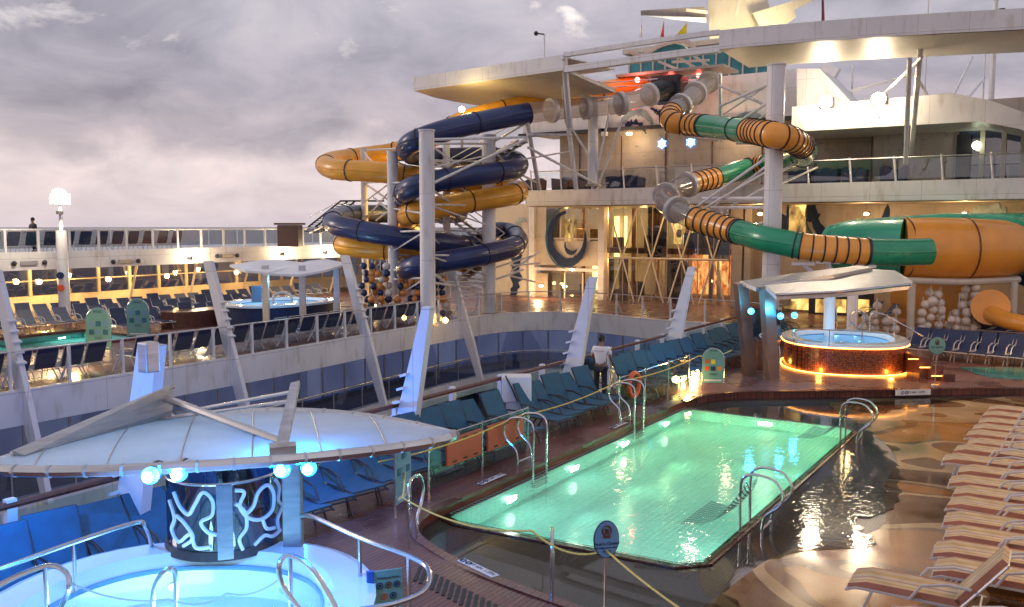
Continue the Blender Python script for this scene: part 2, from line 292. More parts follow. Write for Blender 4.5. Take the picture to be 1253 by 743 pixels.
# ---------------------------------------------------------------- mesh builder
def wl(o):
    v=Vector(o.location)
    while o.parent: o=o.parent;v+=Vector(o.location)
    return v
def catmull(pts,n=8,closed=False):
    P=[Vector(p) for p in pts];out=[];N=len(P)
    rng=range(N if closed else N-1)
    for i in rng:
        if closed:a,b,c,d=P[(i-1)%N],P[i],P[(i+1)%N],P[(i+2)%N]
        else:a,b,c,d=P[max(i-1,0)],P[i],P[i+1],P[min(i+2,N-1)]
        for k in range(n):
            t=k/n;out.append(.5*((2*b)+(-a+c)*t+(2*a-5*b+4*c-d)*t*t+(-a+3*b-3*c+d)*t**3))
    if not closed:out.append(P[-1])
    return out
class MB:
    def __init__(s):s.v=[];s.f=[];s.uv=None
    def q(s,pts):
        b=len(s.v);s.v+= [Vector(p) for p in pts];s.f.append(tuple(range(b,b+len(pts))));return s
    def box(s,c,size,rz=0,bev=0,rot=None):
        c=Vector(c);x,y,z=[k/2 for k in size]
        M_=rot or Matrix.Rotation(rz,3,'Z');b=len(s.v)
        if bev:
            e=min(bev,x*.49,y*.49,z*.49)
            bm=bmesh.new();bmesh.ops.create_cube(bm,size=1)
            for v in bm.verts:v.co=Vector((v.co.x*2*x,v.co.y*2*y,v.co.z*2*z))
            bmesh.ops.bevel(bm,geom=bm.edges[:],offset=e,segments=2,affect='EDGES',profile=.6)
            bm.verts.ensure_lookup_table()
            s.v+=[M_@v.co+c for v in bm.verts];s.f+=[tuple(b+v.index for v in f.verts) for f in bm.faces];bm.free();return s
        for i,j,k in ((-1,-1,-1),(1,-1,-1),(1,1,-1),(-1,1,-1),(-1,-1,1),(1,-1,1),(1,1,1),(-1,1,1)):
            s.v.append(M_@Vector((i*x,j*y,k*z))+c)
        for f in ((0,3,2,1),(4,5,6,7),(0,1,5,4),(1,2,6,5),(2,3,7,6),(3,0,4,7)):s.f.append(tuple(b+i for i in f))
        return s
    def tube(s,pts,r,n=8,closed=False,cap=True,rs=None):
        P=[Vector(p) for p in pts];N=len(P);b=len(s.v);up=None
        for i in range(N):
            if closed:t=(P[(i+1)%N]-P[(i-1)%N]).normalized()
            else:t=(P[min(i+1,N-1)]-P[max(i-1,0)]).normalized()
            if up is None:
                up=Vector((0,0,1)) if abs(t.z)<.9 else Vector((1,0,0))
                a=t.cross(up).normalized()
            else:
                a=(a-t*a.dot(t));a=a.normalized() if a.length>1e-6 else t.cross(Vector((0,0,1))).normalized()
            c=t.cross(a)
            rr=rs[i] if rs else r
            for k in range(n):
                th=2*math.pi*k/n;s.v.append(P[i]+(a*math.cos(th)+c*math.sin(th))*rr)
        for i in range(N if closed else N-1):
            j=(i+1)%N
            for k in range(n):
                k2=(k+1)%n;s.f.append((b+i*n+k,b+i*n+k2,b+j*n+k2,b+j*n+k))
        if cap and not closed:
            s.f.append(tuple(b+k for k in range(n))[::-1]);s.f.append(tuple(b+(N-1)*n+k for k in range(n)))
        return s
    def cyl(s,p0,p1,r0,r1=None,n=16):
        return s.tube([p0,p1],r0,n,rs=[r0,r1 if r1 is not None else r0])
    def prism(s,poly,z0,z1):
        b=len(s.v);n=len(poly)
        s.v+=[Vector((p[0],p[1],z0)) for p in poly]+[Vector((p[0],p[1],z1)) for p in poly]
        s.f.append(tuple(b+i for i in range(n))[::-1]);s.f.append(tuple(b+n+i for i in range(n)))
        for i in range(n):
            j=(i+1)%n;s.f.append((b+i,b+j,b+n+j,b+n+i))
        return s
    def flat(s,loops,z):
        L=[[Vector((p[0],p[1],0)) for p in lp] for lp in loops];b=len(s.v)
        tr=tessellate_polygon(L);allp=[p for lp in L for p in lp]
        s.v+=[Vector((p.x,p.y,z)) for p in allp]
        for t in tr:
            a,bb,c=[allp[i] for i in t]
            if (bb-a).cross(c-a).z<0:t=(t[0],t[2],t[1])
            s.f.append(tuple(b+i for i in t))
        return s
    def wall(s,pts,z0,z1,closed=False,flip=False):
        N=len(pts)
        for i in range(N if closed else N-1):
            a,b=pts[i],pts[(i+1)%N];q=[(a[0],a[1],z0),(b[0],b[1],z0),(b[0],b[1],z1),(a[0],a[1],z1)]
            s.q(q[::-1] if flip else q)
        return s
    def strip(s,pts,w,z0,z1,closed=False):
        """closed wall of thickness w along a plan polyline"""
        P=[Vector((p[0],p[1],0)) for p in pts];N=len(P);L=[];Rr=[]
        for i in range(N):
            t=(P[min(i+1,N-1)]-P[max(i-1,0)]).normalized();nn=Vector((-t.y,t.x,0))
            L.append(P[i]+nn*w/2);Rr.append(P[i]-nn*w/2)
        b=len(s.v)
        for i in range(N):
            s.v+=[Vector((L[i].x,L[i].y,z0)),Vector((L[i].x,L[i].y,z1)),Vector((Rr[i].x,Rr[i].y,z1)),Vector((Rr[i].x,Rr[i].y,z0))]
        for i in range(N-1):
            for k in range(4):
                k2=(k+1)%4;s.f.append((b+i*4+k,b+i*4+4+k,b+i*4+4+k2,b+i*4+k2))
        s.f.append((b,b+1,b+2,b+3));e=b+(N-1)*4;s.f.append((e+3,e+2,e+1,e));return s
    def ball(s,c,r,n=12,m=8,sq=(1,1,1)):
        c=Vector(c);b=len(s.v)
        for i in range(1,m):
            ph=math.pi*i/m
            for k in range(n):
                th=2*math.pi*k/n;s.v.append(c+Vector((math.sin(ph)*math.cos(th)*sq[0],math.sin(ph)*math.sin(th)*sq[1],math.cos(ph)*sq[2]))*r)
        s.v+=[c+Vector((0,0,r*sq[2])),c-Vector((0,0,r*sq[2]))];T,B=len(s.v)-2,len(s.v)-1
        for i in range(m-2):
            for k in range(n):
                k2=(k+1)%n;s.f.append((b+i*n+k,b+(i+1)*n+k,b+(i+1)*n+k2,b+i*n+k2))
        for k in range(n):
            k2=(k+1)%n;s.f.append((b+k,b+k2,T));s.f.append((b+(m-2)*n+k2,b+(m-2)*n+k,B))
        return s
    def build(s,name,mt,parent=None,smooth=False,fix=True,local=False):
        vs=s.v
        if local:off=Vector((0,0,0))
        elif parent is not None:off=wl(parent)
        else:
            lo=Vector((min(v.x for v in vs),min(v.y for v in vs),min(v.z for v in vs)));hi=Vector((max(v.x for v in vs),max(v.y for v in vs),0))
            off=Vector(((lo.x+hi.x)/2,(lo.y+hi.y)/2,lo.z))
        me=bpy.data.meshes.new(name);me.from_pydata([tuple(v-off) for v in vs],[],s.f)
        if fix:
            bm=bmesh.new();bm.from_mesh(me);bmesh.ops.recalc_face_normals(bm,faces=bm.faces[:]);bm.to_mesh(me);bm.free()
        me.materials.append(MATS[mt])
        if smooth:
            me.polygons.foreach_set('use_smooth',[True]*len(me.polygons))
            try:me.set_sharp_from_angle(angle=R(40))
            except Exception:pass
        o=bpy.data.objects.new(name,me);COL.objects.link(o)
        if parent is not None:o.parent=parent
        else:o.location=off
        return o
def T(o,label,cat,group=None):
    if len(label.split())>16:print('LONG',label)
    o['label']=label;o['category']=cat
    if group:o['group']=group
    return o
def thing(name,label,cat,loc=(0,0,0),group=None):
    o=bpy.data.objects.new(name,None);COL.objects.link(o);o.location=loc;o.empty_display_size=.2
    return T(o,label,cat,group)
def st(o,kind='structure'):
    o['kind']=kind;return o
def copy_tree(o,parent=None):
    c=o.copy();COL.objects.link(c)
    if parent:c.parent=parent
    for ch in list(o.children):copy_tree(ch,c)
    return c
def text_mesh(txt,size,mtname,parent,loc,rot,name='lettering',ext=.002,align='CENTER'):
    cu=bpy.data.curves.new('txt','FONT');cu.body=txt;cu.size=size;cu.extrude=ext;cu.align_x=align;cu.align_y='CENTER'
    cu.resolution_u=2
    o=bpy.data.objects.new('txt',cu);COL.objects.link(o)
    me=bpy.data.meshes.new_from_object(o);bpy.data.objects.remove(o);bpy.data.curves.remove(cu)
    me.materials.clear();me.materials.append(MATS[mtname])
    r=bpy.data.objects.new(name,me);COL.objects.link(r);r.parent=parent;r.location=Vector(loc)-wl(parent);r.rotation_euler=rot
    return r
def light(kind,loc,e,col,size=.1,rot=None,name='lamp_light',spot=None,target=None):
    d=bpy.data.lights.new(name,kind);d.energy=e;d.color=col
    if kind=='AREA':d.size=size
    elif kind in('POINT','SPOT'):d.shadow_soft_size=size
    if spot:d.spot_size=R(spot);d.spot_blend=.6
    o=bpy.data.objects.new(name,d);COL.objects.link(o);o.location=loc
    if target:o.rotation_euler=(Vector(target)-Vector(loc)).to_track_quat('-Z','Y').to_euler()
    elif rot:o.rotation_euler=rot
    return o
ONES='first second third fourth fifth sixth seventh eighth ninth tenth eleventh twelfth thirteenth fourteenth fifteenth sixteenth seventeenth eighteenth nineteenth'.split()
TENS=['','','twenty','thirty','forty','fifty','sixty']
TTH=['','','twentieth','thirtieth','fortieth','fiftieth','sixtieth']
def ordw(i):
    if i<20:return ONES[i-1]
    return TTH[i//10] if i%10==0 else TENS[i//10]+'-'+ONES[i%10-1]
# ================================================================ WORLD
w=bpy.data.worlds.new('World');sc.world=w;w.use_nodes=True
n=w.node_tree.nodes;l=w.node_tree.links;bg=n['Background']
SUN_EL,SUN_ROT=R(3),R(250)
sky=n.new('ShaderNodeTexSky');sky.sky_type='NISHITA';sky.sun_disc=False;sky.sun_elevation=SUN_EL;sky.sun_rotation=SUN_ROT
tc=n.new('ShaderNodeTexCoord');sp=n.new('ShaderNodeSeparateXYZ');l.new(tc.outputs['Generated'],sp.inputs[0])
# project the view direction onto a cloud layer so that clouds flatten towards the horizon
zz=n.new('ShaderNodeMath');zz.operation='MAXIMUM';zz.inputs[1].default_value=0.0;l.new(sp.outputs[2],zz.inputs[0])
za=n.new('ShaderNodeMath');za.operation='ADD';za.inputs[1].default_value=.34;l.new(zz.outputs[0],za.inputs[0])
dx=n.new('ShaderNodeMath');dx.operation='DIVIDE';l.new(sp.outputs[0],dx.inputs[0]);l.new(za.outputs[0],dx.inputs[1])
dy=n.new('ShaderNodeMath');dy.operation='DIVIDE';l.new(sp.outputs[1],dy.inputs[0]);l.new(za.outputs[0],dy.inputs[1])
cb=n.new('ShaderNodeCombineXYZ');l.new(dx.outputs[0],cb.inputs[0]);l.new(dy.outputs[0],cb.inputs[1])
def noise(scale,det,vec,rough=.55,dist=0,off=(0,0,0)):
    mp=n.new('ShaderNodeMapping');mp.inputs['Location'].default_value=off;l.new(vec,mp.inputs[0])
    z=n.new('ShaderNodeTexNoise');z.inputs['Scale'].default_value=scale;z.inputs['Detail'].default_value=det;z.inputs['Roughness'].default_value=rough;z.inputs['Distortion'].default_value=dist;l.new(mp.outputs[0],z.inputs['Vector']);return z.outputs[0]
big=noise(1.5,3,cb.outputs[0],.5,.3,(3.1,1.7,0));med=noise(3.6,9,cb.outputs[0],.58,.5,(1,4,0))
grad=n.new('ShaderNodeValToRGB');ge=grad.color_ramp.elements
ge[0].position=0;ge[0].color=(.48,.425,.455,1);ge[1].position=1;ge[1].color=(.36,.37,.44,1)
for p,c in ((.03,(.54,.465,.48)),(.075,(.56,.48,.49)),(.105,(.32,.285,.32)),(.15,(.285,.265,.31)),(.21,(.335,.32,.365)),(.3,(.40,.385,.42))):
    e=ge.new(p);e.color=(*c,1)
# ragged layer boundary
ofs=n.new('ShaderNodeMapRange');ofs.inputs[1].default_value=.3;ofs.inputs[2].default_value=.7;ofs.inputs[3].default_value=-.03;ofs.inputs[4].default_value=.03
nz3=noise(5,6,tc.outputs['Generated'],.55,.2);l.new(nz3,ofs.inputs[0])
oa=n.new('ShaderNodeMath');oa.operation='ADD';l.new(zz.outputs[0],oa.inputs[0]);l.new(ofs.outputs[0],oa.inputs[1]);
ofk=n.new('ShaderNodeMapRange');ofk.inputs[1].default_value=0;ofk.inputs[2].default_value=.07;l.new(zz.outputs[0],ofk.inputs[0])
om=n.new('ShaderNodeMix');om.data_type='FLOAT';l.new(ofk.outputs[0],om.inputs[0]);l.new(zz.outputs[0],om.inputs[2]);l.new(oa.outputs[0],om.inputs[3])
l.new(om.outputs[0],grad.inputs[0])
# cloud shading
cr=n.new('ShaderNodeValToRGB');ce=cr.color_ramp.elements
ce[0].position=.39;ce[0].color=(.66,.65,.71,1);ce[1].position=.63;ce[1].color=(1.36,1.28,1.24,1)
e=ce.new(.5);e.color=(.97,.96,.98,1)
av=n.new('ShaderNodeMix');av.data_type='FLOAT';av.inputs[0].default_value=.5;l.new(big,av.inputs[2]);l.new(med,av.inputs[3]);l.new(av.outputs[0],cr.inputs[0])
mu=n.new('ShaderNodeMix');mu.data_type='RGBA';mu.blend_type='MULTIPLY';cf=n.new('ShaderNodeMapRange');cf.inputs[1].default_value=.0;cf.inputs[2].default_value=.11;cf.inputs[3].default_value=.3;cf.inputs[4].default_value=1;l.new(zz.outputs[0],cf.inputs[0]);l.new(cf.outputs[0],mu.inputs[0]);l.new(grad.outputs[0],mu.inputs[6]);l.new(cr.outputs[0],mu.inputs[7])
# thin bright breaks high up
br=n.new('ShaderNodeMapRange');br.inputs[1].default_value=.62;br.inputs[2].default_value=.72;l.new(noise(4.1,8,cb.outputs[0],.6,.5,(7.3,2.2,0)),br.inputs[0])
ht=n.new('ShaderNodeMapRange');ht.inputs[1].default_value=.15;ht.inputs[2].default_value=.26;l.new(zz.outputs[0],ht.inputs[0])
bm_=n.new('ShaderNodeMath');bm_.operation='MULTIPLY';l.new(br.outputs[0],bm_.inputs[0]);l.new(ht.outputs[0],bm_.inputs[1])
mb=n.new('ShaderNodeMix');mb.data_type='RGBA';l.new(bm_.outputs[0],mb.inputs[0]);l.new(mu.outputs[2],mb.inputs[6]);mb.inputs[7].default_value=(.95,.84,.78,1)
# a little of the physical sky on top
sk=n.new('ShaderNodeMix');sk.data_type='RGBA';sk.blend_type='ADD';sk.inputs[0].default_value=.012;l.new(mb.outputs[2],sk.inputs[6]);l.new(sky.outputs[0],sk.inputs[7])
l.new(sk.outputs[2],bg.inputs[0]);bg.inputs[1].default_value=.86
sd=bpy.data.lights.new('sun','SUN');sd.energy=.5;sd.angle=R(15);sd.color=(1,.82,.72);so=bpy.data.objects.new('sun',sd);COL.objects.link(so)
dirn=Vector((math.sin(SUN_ROT),math.cos(SUN_ROT),.35));so.rotation_euler=(-dirn).to_track_quat('-Z','Y').to_euler()
sc.view_settings.view_transform='Standard';sc.view_settings.look='None';sc.view_settings.exposure=.76;sc.view_settings.gamma=1
sc.cycles.use_denoising=True
sc.cycles.max_bounces=6;sc.cycles.diffuse_bounces=2;sc.cycles.glossy_bounces=3;sc.cycles.transmission_bounces=4;sc.cycles.transparent_max_bounces=14
sc.cycles.sample_clamp_indirect=4;sc.cycles.sample_clamp_direct=0;sc.cycles.caustics_reflective=False;sc.cycles.caustics_refractive=False;sc.cycles.use_light_tree=True
# ================================================================ SETTING
st(MB().q([(-30000,-30000,-34),(30000,-30000,-34),(30000,30000,-34),(-30000,30000,-34)]).build('sea','sea_mat',fix=False))
PE=[(-25.3,-8),(-25.3,4),(-25.3,13),(-25.4,22),(-25.9,28.7),(-26.3,35.5),(-26.1,39),(-24.8,41.2),(-22.3,41.9),(-19.5,41.3),(-17,40.7),(-14.3,40.9),(-12.4,40.2),(-11.5,38)]
PEC=[(p.x,p.y) for p in catmull([(a,b,0) for a,b in PE],6)]
SX=-11.45
opening=PEC+[(SX,30),(SX,20),(SX,10),(SX,0),(SX,-8)]
# starboard pool: outer shelf outline (open to the east) and lit basin
WZ=-.13;SZ=-.22
outer=catmull([(-8.9,12,0),(-8.88,11.1,0),(-8.5,10.3,0),(-7.6,9.8,0),(-6.4,9.45,0),(-4.6,9.2,0),(-2,9.0,0)],5)
outer=[(p.x,p.y) for p in outer]+[(14,8.6),(14,31.5)]
far=catmull([(3,30.7,0),(-1.6,29.2,0),(-4.2,27.3,0),(-6.4,25.6,0),(-7.9,24.5,0),(-8.7,23.4,0),(-8.9,22.2,0)],5)
outer=outer+[(p.x,p.y) for p in far]
basin=[(-8.82,11.5),(-8.82,21.8),(-8.55,22.05),(-4.7,22.05),(-4.4,21.75),(-4.4,12.0),(-4.75,11.65),(-8.5,11.4)]
ppool=[(-33.0,9),(-33.0,22.5),(-37.6,22.5),(-37.6,9)]
OW=-45.0
deck_outline=[(OW,-8),(14,-8),(14,60),(OW,60)]
st(MB().flat([deck_outline,opening,outer,ppool],0).build('pool_deck','deck_wood',fix=False))
# steps / coping faces of the starboard pool
st(MB().wall(outer,SZ-.02,0,closed=True).build('pool_step_face','step_wood',fix=False))
st(MB().strip(outer[:31],.16,.0,.022).strip([(a,b) for a,b in outer[33:]],.2,.0,.022).build('pool_coping','step_wood'))
st(MB().flat([outer,basin],SZ).build('wading_shelf','shelf_tile',fix=False))
# swirl pattern beach floor
bx=catmull([(-4.1,9.1,0),(-3.9,11,0),(-3.6,13.2,0),(-2.6,15,0),(-3.0,17.5,0),(-3.2,20,0),(-4.4,22.6,0),(-5.6,24.4,0),(-5.6,25.8,0),(-4.0,27.2,0),(-1.55,29.0,0)],5)
beach=[(p.x,p.y) for p in bx]+[(3,30.5),(14,31.3),(14,8.7),(-2,9.05)]
st(MB().flat([beach],SZ+.012).build('beach_floor','swirl_floor',fix=False))
# basin
B=MB()
B.flat([basin],-1.35);B.wall(basin,-1.35,SZ,closed=True,flip=True)
st(B.build('pool_basin','basin_tile',fix=False))
cop=basin+[basin[0]]
st(MB().strip(cop,.14,SZ-.01,SZ+.045).build('basin_rim','step_wood'))
# water sheets: the shelf sheet ends in a ragged wet edge on the beach
st(MB().flat([basin],WZ-.012).build('pool_water','pool_water_mat',fix=False))
random.seed(3)
edge=[]
for p in catmull([(-3.5,9.1,0),(-3.2,10.3,0),(-4.0,11.6,0),(-3.6,13.0,0),(-2.6,14.1,0),(-3.0,15.2,0),(-2.6,16.6,0),(-2.9,18.6,0),(-3.6,20.6,0),(-4.2,22.4,0),(-4.3,24.6,0),(-3.4,26.7,0),(-1.75,28.9,0)],7):
    edge.append((p.x+random.uniform(-.12,.12),p.y+random.uniform(-.08,.08)))
sheet=outer[:30]+edge[::1]+outer[-30:]
wl_=[(a,b) for a,b in outer[:30]];wr=[(a,b) for a,b in far_pts] if 'far_pts' in globals() else [(p.x,p.y) for p in far[5:]]
sheet=wl_+edge+wr
st(MB().flat([sheet,basin],WZ-.07).build('shelf_water','shelf_water_mat',fix=False))
# fix: lower edge of lit water is flush with the shelf water
# port pool
st(MB().flat([ppool],-1.2).wall(ppool,-1.2,0,closed=True,flip=True).build('port_pool_basin','basin_tile',fix=False))
st(MB().flat([ppool],-.12).build('port_pool_water','pool_water_mat',fix=False))
st(MB().strip(ppool+[ppool[0]],.3,0,.1).build('port_pool_coping','step_wood'))
st(MB().flat([[(-2.4,30.9),(8,31.6),(8,34.4),(-1.8,33.8),(-3.4,32.6)]],.005).build('splash_floor','teal_floor',fix=False))
# the opening: fascia, lower deck, walls
lowdeck=[(p[0],p[1]) for p in PEC]
def offs(pts,d):
    P=[Vector((p[0],p[1],0)) for p in pts];o=[]
    for i in range(len(P)):
        t=(P[min(i+1,len(P)-1)]-P[max(i-1,0)]).normalized();nn=Vector((-t.y,t.x,0));q=P[i]+nn*d;o.append((q.x,q.y))
    return o
fas=thing('curved_balcony_edge','long white curved fascia round the open well, carrying the glass railing','fascia',(-25.4,20,-1))
MB().strip(PEC,.24,-.95,.06).build('fascia',"white_paint",fas,smooth=False)
MB().strip(offs(PEC,.35),.5,-1.0,-.9).build('soffit','cream_panel',fas)
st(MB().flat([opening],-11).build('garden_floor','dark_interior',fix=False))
back=offs(PEC[:-6],2.4)
sd_=MB();
low=back+[PEC[-6]]+list(reversed(PEC[:-6]))
sd_.strip(offs(PEC[:-4],1.2),2.4,-3.95,-3.15).build('lower_deck','white_paint').__setitem__('kind','structure')
lw=thing('lower_gallery','glazed gallery of blue tinted panes under the curved white fascia','gallery',(-28,20,-3.1))
# ceiling and back room
MB().strip(offs(PEC[:-4],1.7),2.5,-.94,-.9).build('ceiling','cream_panel',lw)
acc=0;seg=[Vector((a,b,0)) for a,b in back]
def resample(P,step):
    P=[Vector((p[0],p[1],0)) for p in P];out=[P[0]];rem=step
    for i in range(len(P)-1):
        a,b=P[i],P[i+1];L=(b-a).length;t=rem
        while t<=L:
            out.append(a+(b-a)*(t/L));t+=step
        rem=t-L
    return out
rs_=resample(back,1.5)
for i in range(len(rs_)-1):
    a,b=rs_[i],rs_[i+1]
    if a.y<6 and a.x<-20:continue
    MB().wall([a,b],-3.1,-.95).build('window_pane','room_lower',lw,fix=False)
    MB().box((a.x,a.y,-2.03),(.09,.09,2.15)).build('mullion','brushed',lw)
MB().strip(offs(back,-.02),.06,-.99,-.95).strip(offs(back,-.05),.08,-3.14,-2.98).build('window_rail','brushed',lw)
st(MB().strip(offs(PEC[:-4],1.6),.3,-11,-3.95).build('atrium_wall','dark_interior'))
# lower rail
lr=thing('lower_railing','low glass railing with pale rail along the lower gallery','railing',(-25.4,20,-3.1))
lp=offs(PEC[:-3],.12)
MB().tube([(a,b,-2.1) for a,b in lp],.035,6).build('handrail','brushed',lr,True)
rp_=resample(lp,1.9)
for p in rp_:
    if p.y>3:MB().box((p.x,p.y,-2.6),(.05,.05,1)).build('post','brushed',lr)
MB().wall(lp,-3.05,-2.2).build('glass_panel','blue_glass',lr,fix=False)
# starboard edge
st(MB().box((SX+.0,13.5,-.5),(.22,43,1.06)).build('starboard_deck_edge','white_paint'))
# ---- port glass railing on the curved edge
rl=thing('curved_glass_railing','chest high glass railing with flared white posts around the curved edge','railing',(-25.4,20,0))
rp=offs(PEC,.10)
rr=resample(rp,1.75)
rr=[p for p in rr if p.y>10.2 or p.x>-20]
for i,p in enumerate(rr):
    t=(rr[min(i+1,len(rr)-1)]-rr[max(i-1,0)]).normalized();nn=Vector((-t.y,t.x,0));a=math.atan2(t.y,t.x)
    m_=MB();m_.box((p.x,p.y,.6),(.07,.09,1.15),rz=a)
    q=p+nn*.05;e=p+nn*.5
    m_.tube([(q.x,q.y,.85),((q+nn*.1).x,(q+nn*.1).y,.55),(e.x,e.y,.08)],.035,6)
    m_.build('post','white_paint',rl)
    if i<len(rr)-1:
        MB().wall([p,rr[i+1]],.1,1.0).build('glass_panel','clear_glass',rl,fix=False)
MB().tube([(a,b,1.15) for a,b in resample([(p.x,p.y) for p in rr],.7) and [(p.x,p.y) for p in rr]],.03,6).build('handrail','brushed',rl,True)
# ---- starboard railing, brown handrail
sr=thing('wood_topped_railing','glass railing with brown wooden handrail and white bracket posts beside blue loungers','railing',(SX,20,0))
MB().tube([(SX-.02,y,1.12) for y in (3.2,7.6)],.05,8).build('handrail','rail_wood',sr,True)
MB().tube([(SX-.02,y,1.12) for y in (12.2,40)],.05,8).build('handrail','rail_wood',sr,True)
for i in range(20):
    y=3.9+i*1.9
    if 8.0<y<12:continue
    m_=MB().box((SX-.04,y,.55),(.1,.13,1.3));m_.prism([(SX,y-.03),(SX+.35,y-.03),(SX+.35,y+.03),(SX,y+.03)],.55,.62)
    m_.box((SX+.16,y,.3),(.05,.05,.6)).build('post','white_paint',sr)
    MB().wall([(SX-.06,y+.1),(SX-.06,y+1.8)],.1,1.02).build('glass_panel','panel_glass',sr,fix=False)
# ---- pylons: tapered slanted white fins, mirrored on both edges
def pylon(x,y,s,top,label,w0=.62,w1=.26,base=-3.1,lean=1.15,stepped=True):
    """s=+1 leans to starboard, -1 to port"""
    t=thing('slanted_pylon',label,'pylon',(x,y,base),'slanted white pylons along both edges of the well')
    m_=MB();N=7;zs=[base+(top-base)*k/N for k in range(N+1)]
    for k in range(N):
        f0,f1=k/N,(k+1)/N
        def ring(f,z):
            c=x+s*lean*(f-.42)*1.0;wd=w0+(w1-w0)*max(0,(f-.35)/.65) if f>.35 else w0*(.55+.45*f/.35)
            return [(c-wd/2,y-.08,z),(c+wd/2,y-.08,z),(c+wd/2,y+.08,z),(c-wd/2,y+.08,z)]
        a=ring(f0,zs[k]);b=ring(f1,zs[k+1]);bb=len(m_.v);m_.v+=[Vector(p) for p in a+b]
        for q in range(4):
            q2=(q+1)%4;m_.f.append((bb+q,bb+q2,bb+4+q2,bb+4+q))
        if k==N-1:m_.f.append((bb+4,bb+5,bb+6,bb+7))
        if k==0:m_.f.append((bb+3,bb+2,bb+1,bb))
    m_.build('blade','white_paint',t)
    if stepped:
        for k in range(5):
            z=base+(top-base)*(.60+k*.045);f=(z-base)/(top-base);c=x+s*lean*(f-.42)-s*(w0+(w1-w0)*(f-.35)/.65)*.5
            MB().box((c-s*.03,y-.02,z),(.17,.26,.05),rot=Matrix.Rotation(-s*.3,3,'Y')).build('step_cleat','white_paint',t)
    return t
for i,(x,y) in enumerate(((-25.2,13.3),(-25.2,20.7),(-25.7,28.2),(-26,35.8))):
    pylon(x,y,-1,3.45,['far pylon leftmost in view, beside the port pool','far pylon next left of the port hot tub canopy','far pylon right of the port hot tub canopy','far pylon in front of the blue slide and thick white columns'][i],w0=.55,w1=.42,lean=2.2)
for i,(x,y) in enumerate(((-11.5,7.35),(-11.5,13.4),(-11.5,20.2),(-11.5,27.0))):
    pylon(x,y,1,[3.1,3.15,3.4,3.4][i],['near pylon rising behind the blue lit canopy, capped with a grey box','near pylon with blunt white top left of the white cabinet','near pylon just left of the man in a white shirt','near pylon in front of the lattice windows'][i],lean=1.5,w0=.7,w1=.42 if i==0 else .2)
_b=ad(182,437,11.5);mb_=MB().box(_b,(.2,.2,.4),bev=.02);
bxo=mb_.build('equipment_box','brushed');T(bxo,'grey metal equipment box capping the nearest slanted pylon','box')  # shaded side face of the pylon head, put into a grey block
# ---- port upper deck (deck above), promenade and railing
UX=-44.0
st(MB().box((UX-5,22,3.0),(10,96,.72)).box((UX+.04,22,2.98),(.12,96,.9)).build('port_upper_deck','white_paint'))
st(MB().flat([[(UX-12,-20),(OW,-20),(OW,70),(UX-12,70)]],-.02).build('port_promenade','port_wood',fix=False))
pw=thing('promenade_windscreen','tall glazed windscreen with cream frames and warm lights under the port upper deck','windscreen',(UX-4,25,0))
for i in range(26):
    y=10+i*2.0
    MB().wall([(UX-4.3,y),(UX-4.3,y+2)],.9,2.6).build('window_pane','smoke_glass',pw,fix=False)
    MB().box((UX-4.25,y,1.3),(.12,.16,2.6)).build('frame_post','cream_panel',pw)
    if i%2==0:
        MB().tube([(UX-.5,y,2.65),(UX-1.6,y+.1,.0)],.09,4).build('slanted_post','cream_panel',pw)
MB().box((UX-4.2,36,.45),(.2,54,.9)).build('dado','cream_panel',pw)
MB().box((UX-4.15,36,1.72),(.06,54,.07)).build('transom','cream_panel',pw)
prl=thing('upper_deck_railing','glass railing with white posts along the port upper deck against the sea','railing',(UX,25,3.36))
for i in range(40):
    y=8+i*1.62
    MB().box((UX+.02,y,3.95),(.09,.12,1.15)).build('post','white_paint',prl)
    MB().wall([(UX+.02,y+.06),(UX+.02,y+1.56)],3.45,4.42).build('glass_panel','clear_glass',prl,fix=False)
MB().tube([(UX+.02,7,4.53),(UX+.02,73,4.53)],.05,6).build('handrail','white_paint',prl)
MB().tube([(UX-6,-10,4.55),(UX-6,90,4.55)],.06,6).build('outer_handrail','white_paint',prl)
for i in range(30):
    MB().box((UX-6,8+i*2.4,3.95),(.06,.06,1.15)).build('outer_post','white_paint',prl)
# band fittings
for i,(px,py) in enumerate(((36,322),(154,320),(278,313))):
    p=ax(px,py,UX+.16);f=thing('band_fitting','rectangular louvre between two small round speakers on white band, '+['leftmost','middle','rightmost'][i]+' of three','fitting',p,'fittings on the white port band')
    MB().box((p.x,p.y,p.z),(.08,.85,.22),bev=.02).build('louvre','brushed',f)
    for s in(-1,1):MB().ball((p.x+.02,p.y+s*.75,p.z),.13,8,6).build('speaker','dark_frame',f,True)
BL=[(238,316),(350,311),(402,309)]
for i,(px,py) in enumerate(BL):
    p=ax(px,py,UX+.35);f=thing('flood_lamp','bright warm flood lamp on the white port band, '+['left of the hot tub canopy','above the hot tub canopy','beside the yellow slide'][i],'lamp',p,'flood lamps on the port band')
    MB().box(p,(.2,.4,.2),bev=.03).build('housing','dark_frame',f);MB().ball(p+Vector((.13,0,0)),.17,10,8).build('bulb','lamp_white',f)
    light('POINT',p+Vector((.5,0,.1)),130,(1,.75,.42),.12)
for i,(px,py) in enumerate(((48,345),(133,348),(205,352),(20,345),(290,352))):
    p=ax(px,py,UX-2.5);p.z=max(1.7,p.z)
    f=thing('wall_lamp','small amber wall lamp glowing under the port upper deck, '+ordw([2,3,4,1,5][i])+' from the left','lamp',p,'amber lamps under the port upper deck')
    MB().ball(p,.13,10,8).build('bulb','lamp_warm',f);MB().box(p-Vector((.12,0,0)),(.1,.3,.3),bev=.02).build('backplate','dark_frame',f)
    light('POINT',p+Vector((.3,0,.1)),230,(1,.6,.2),.12)
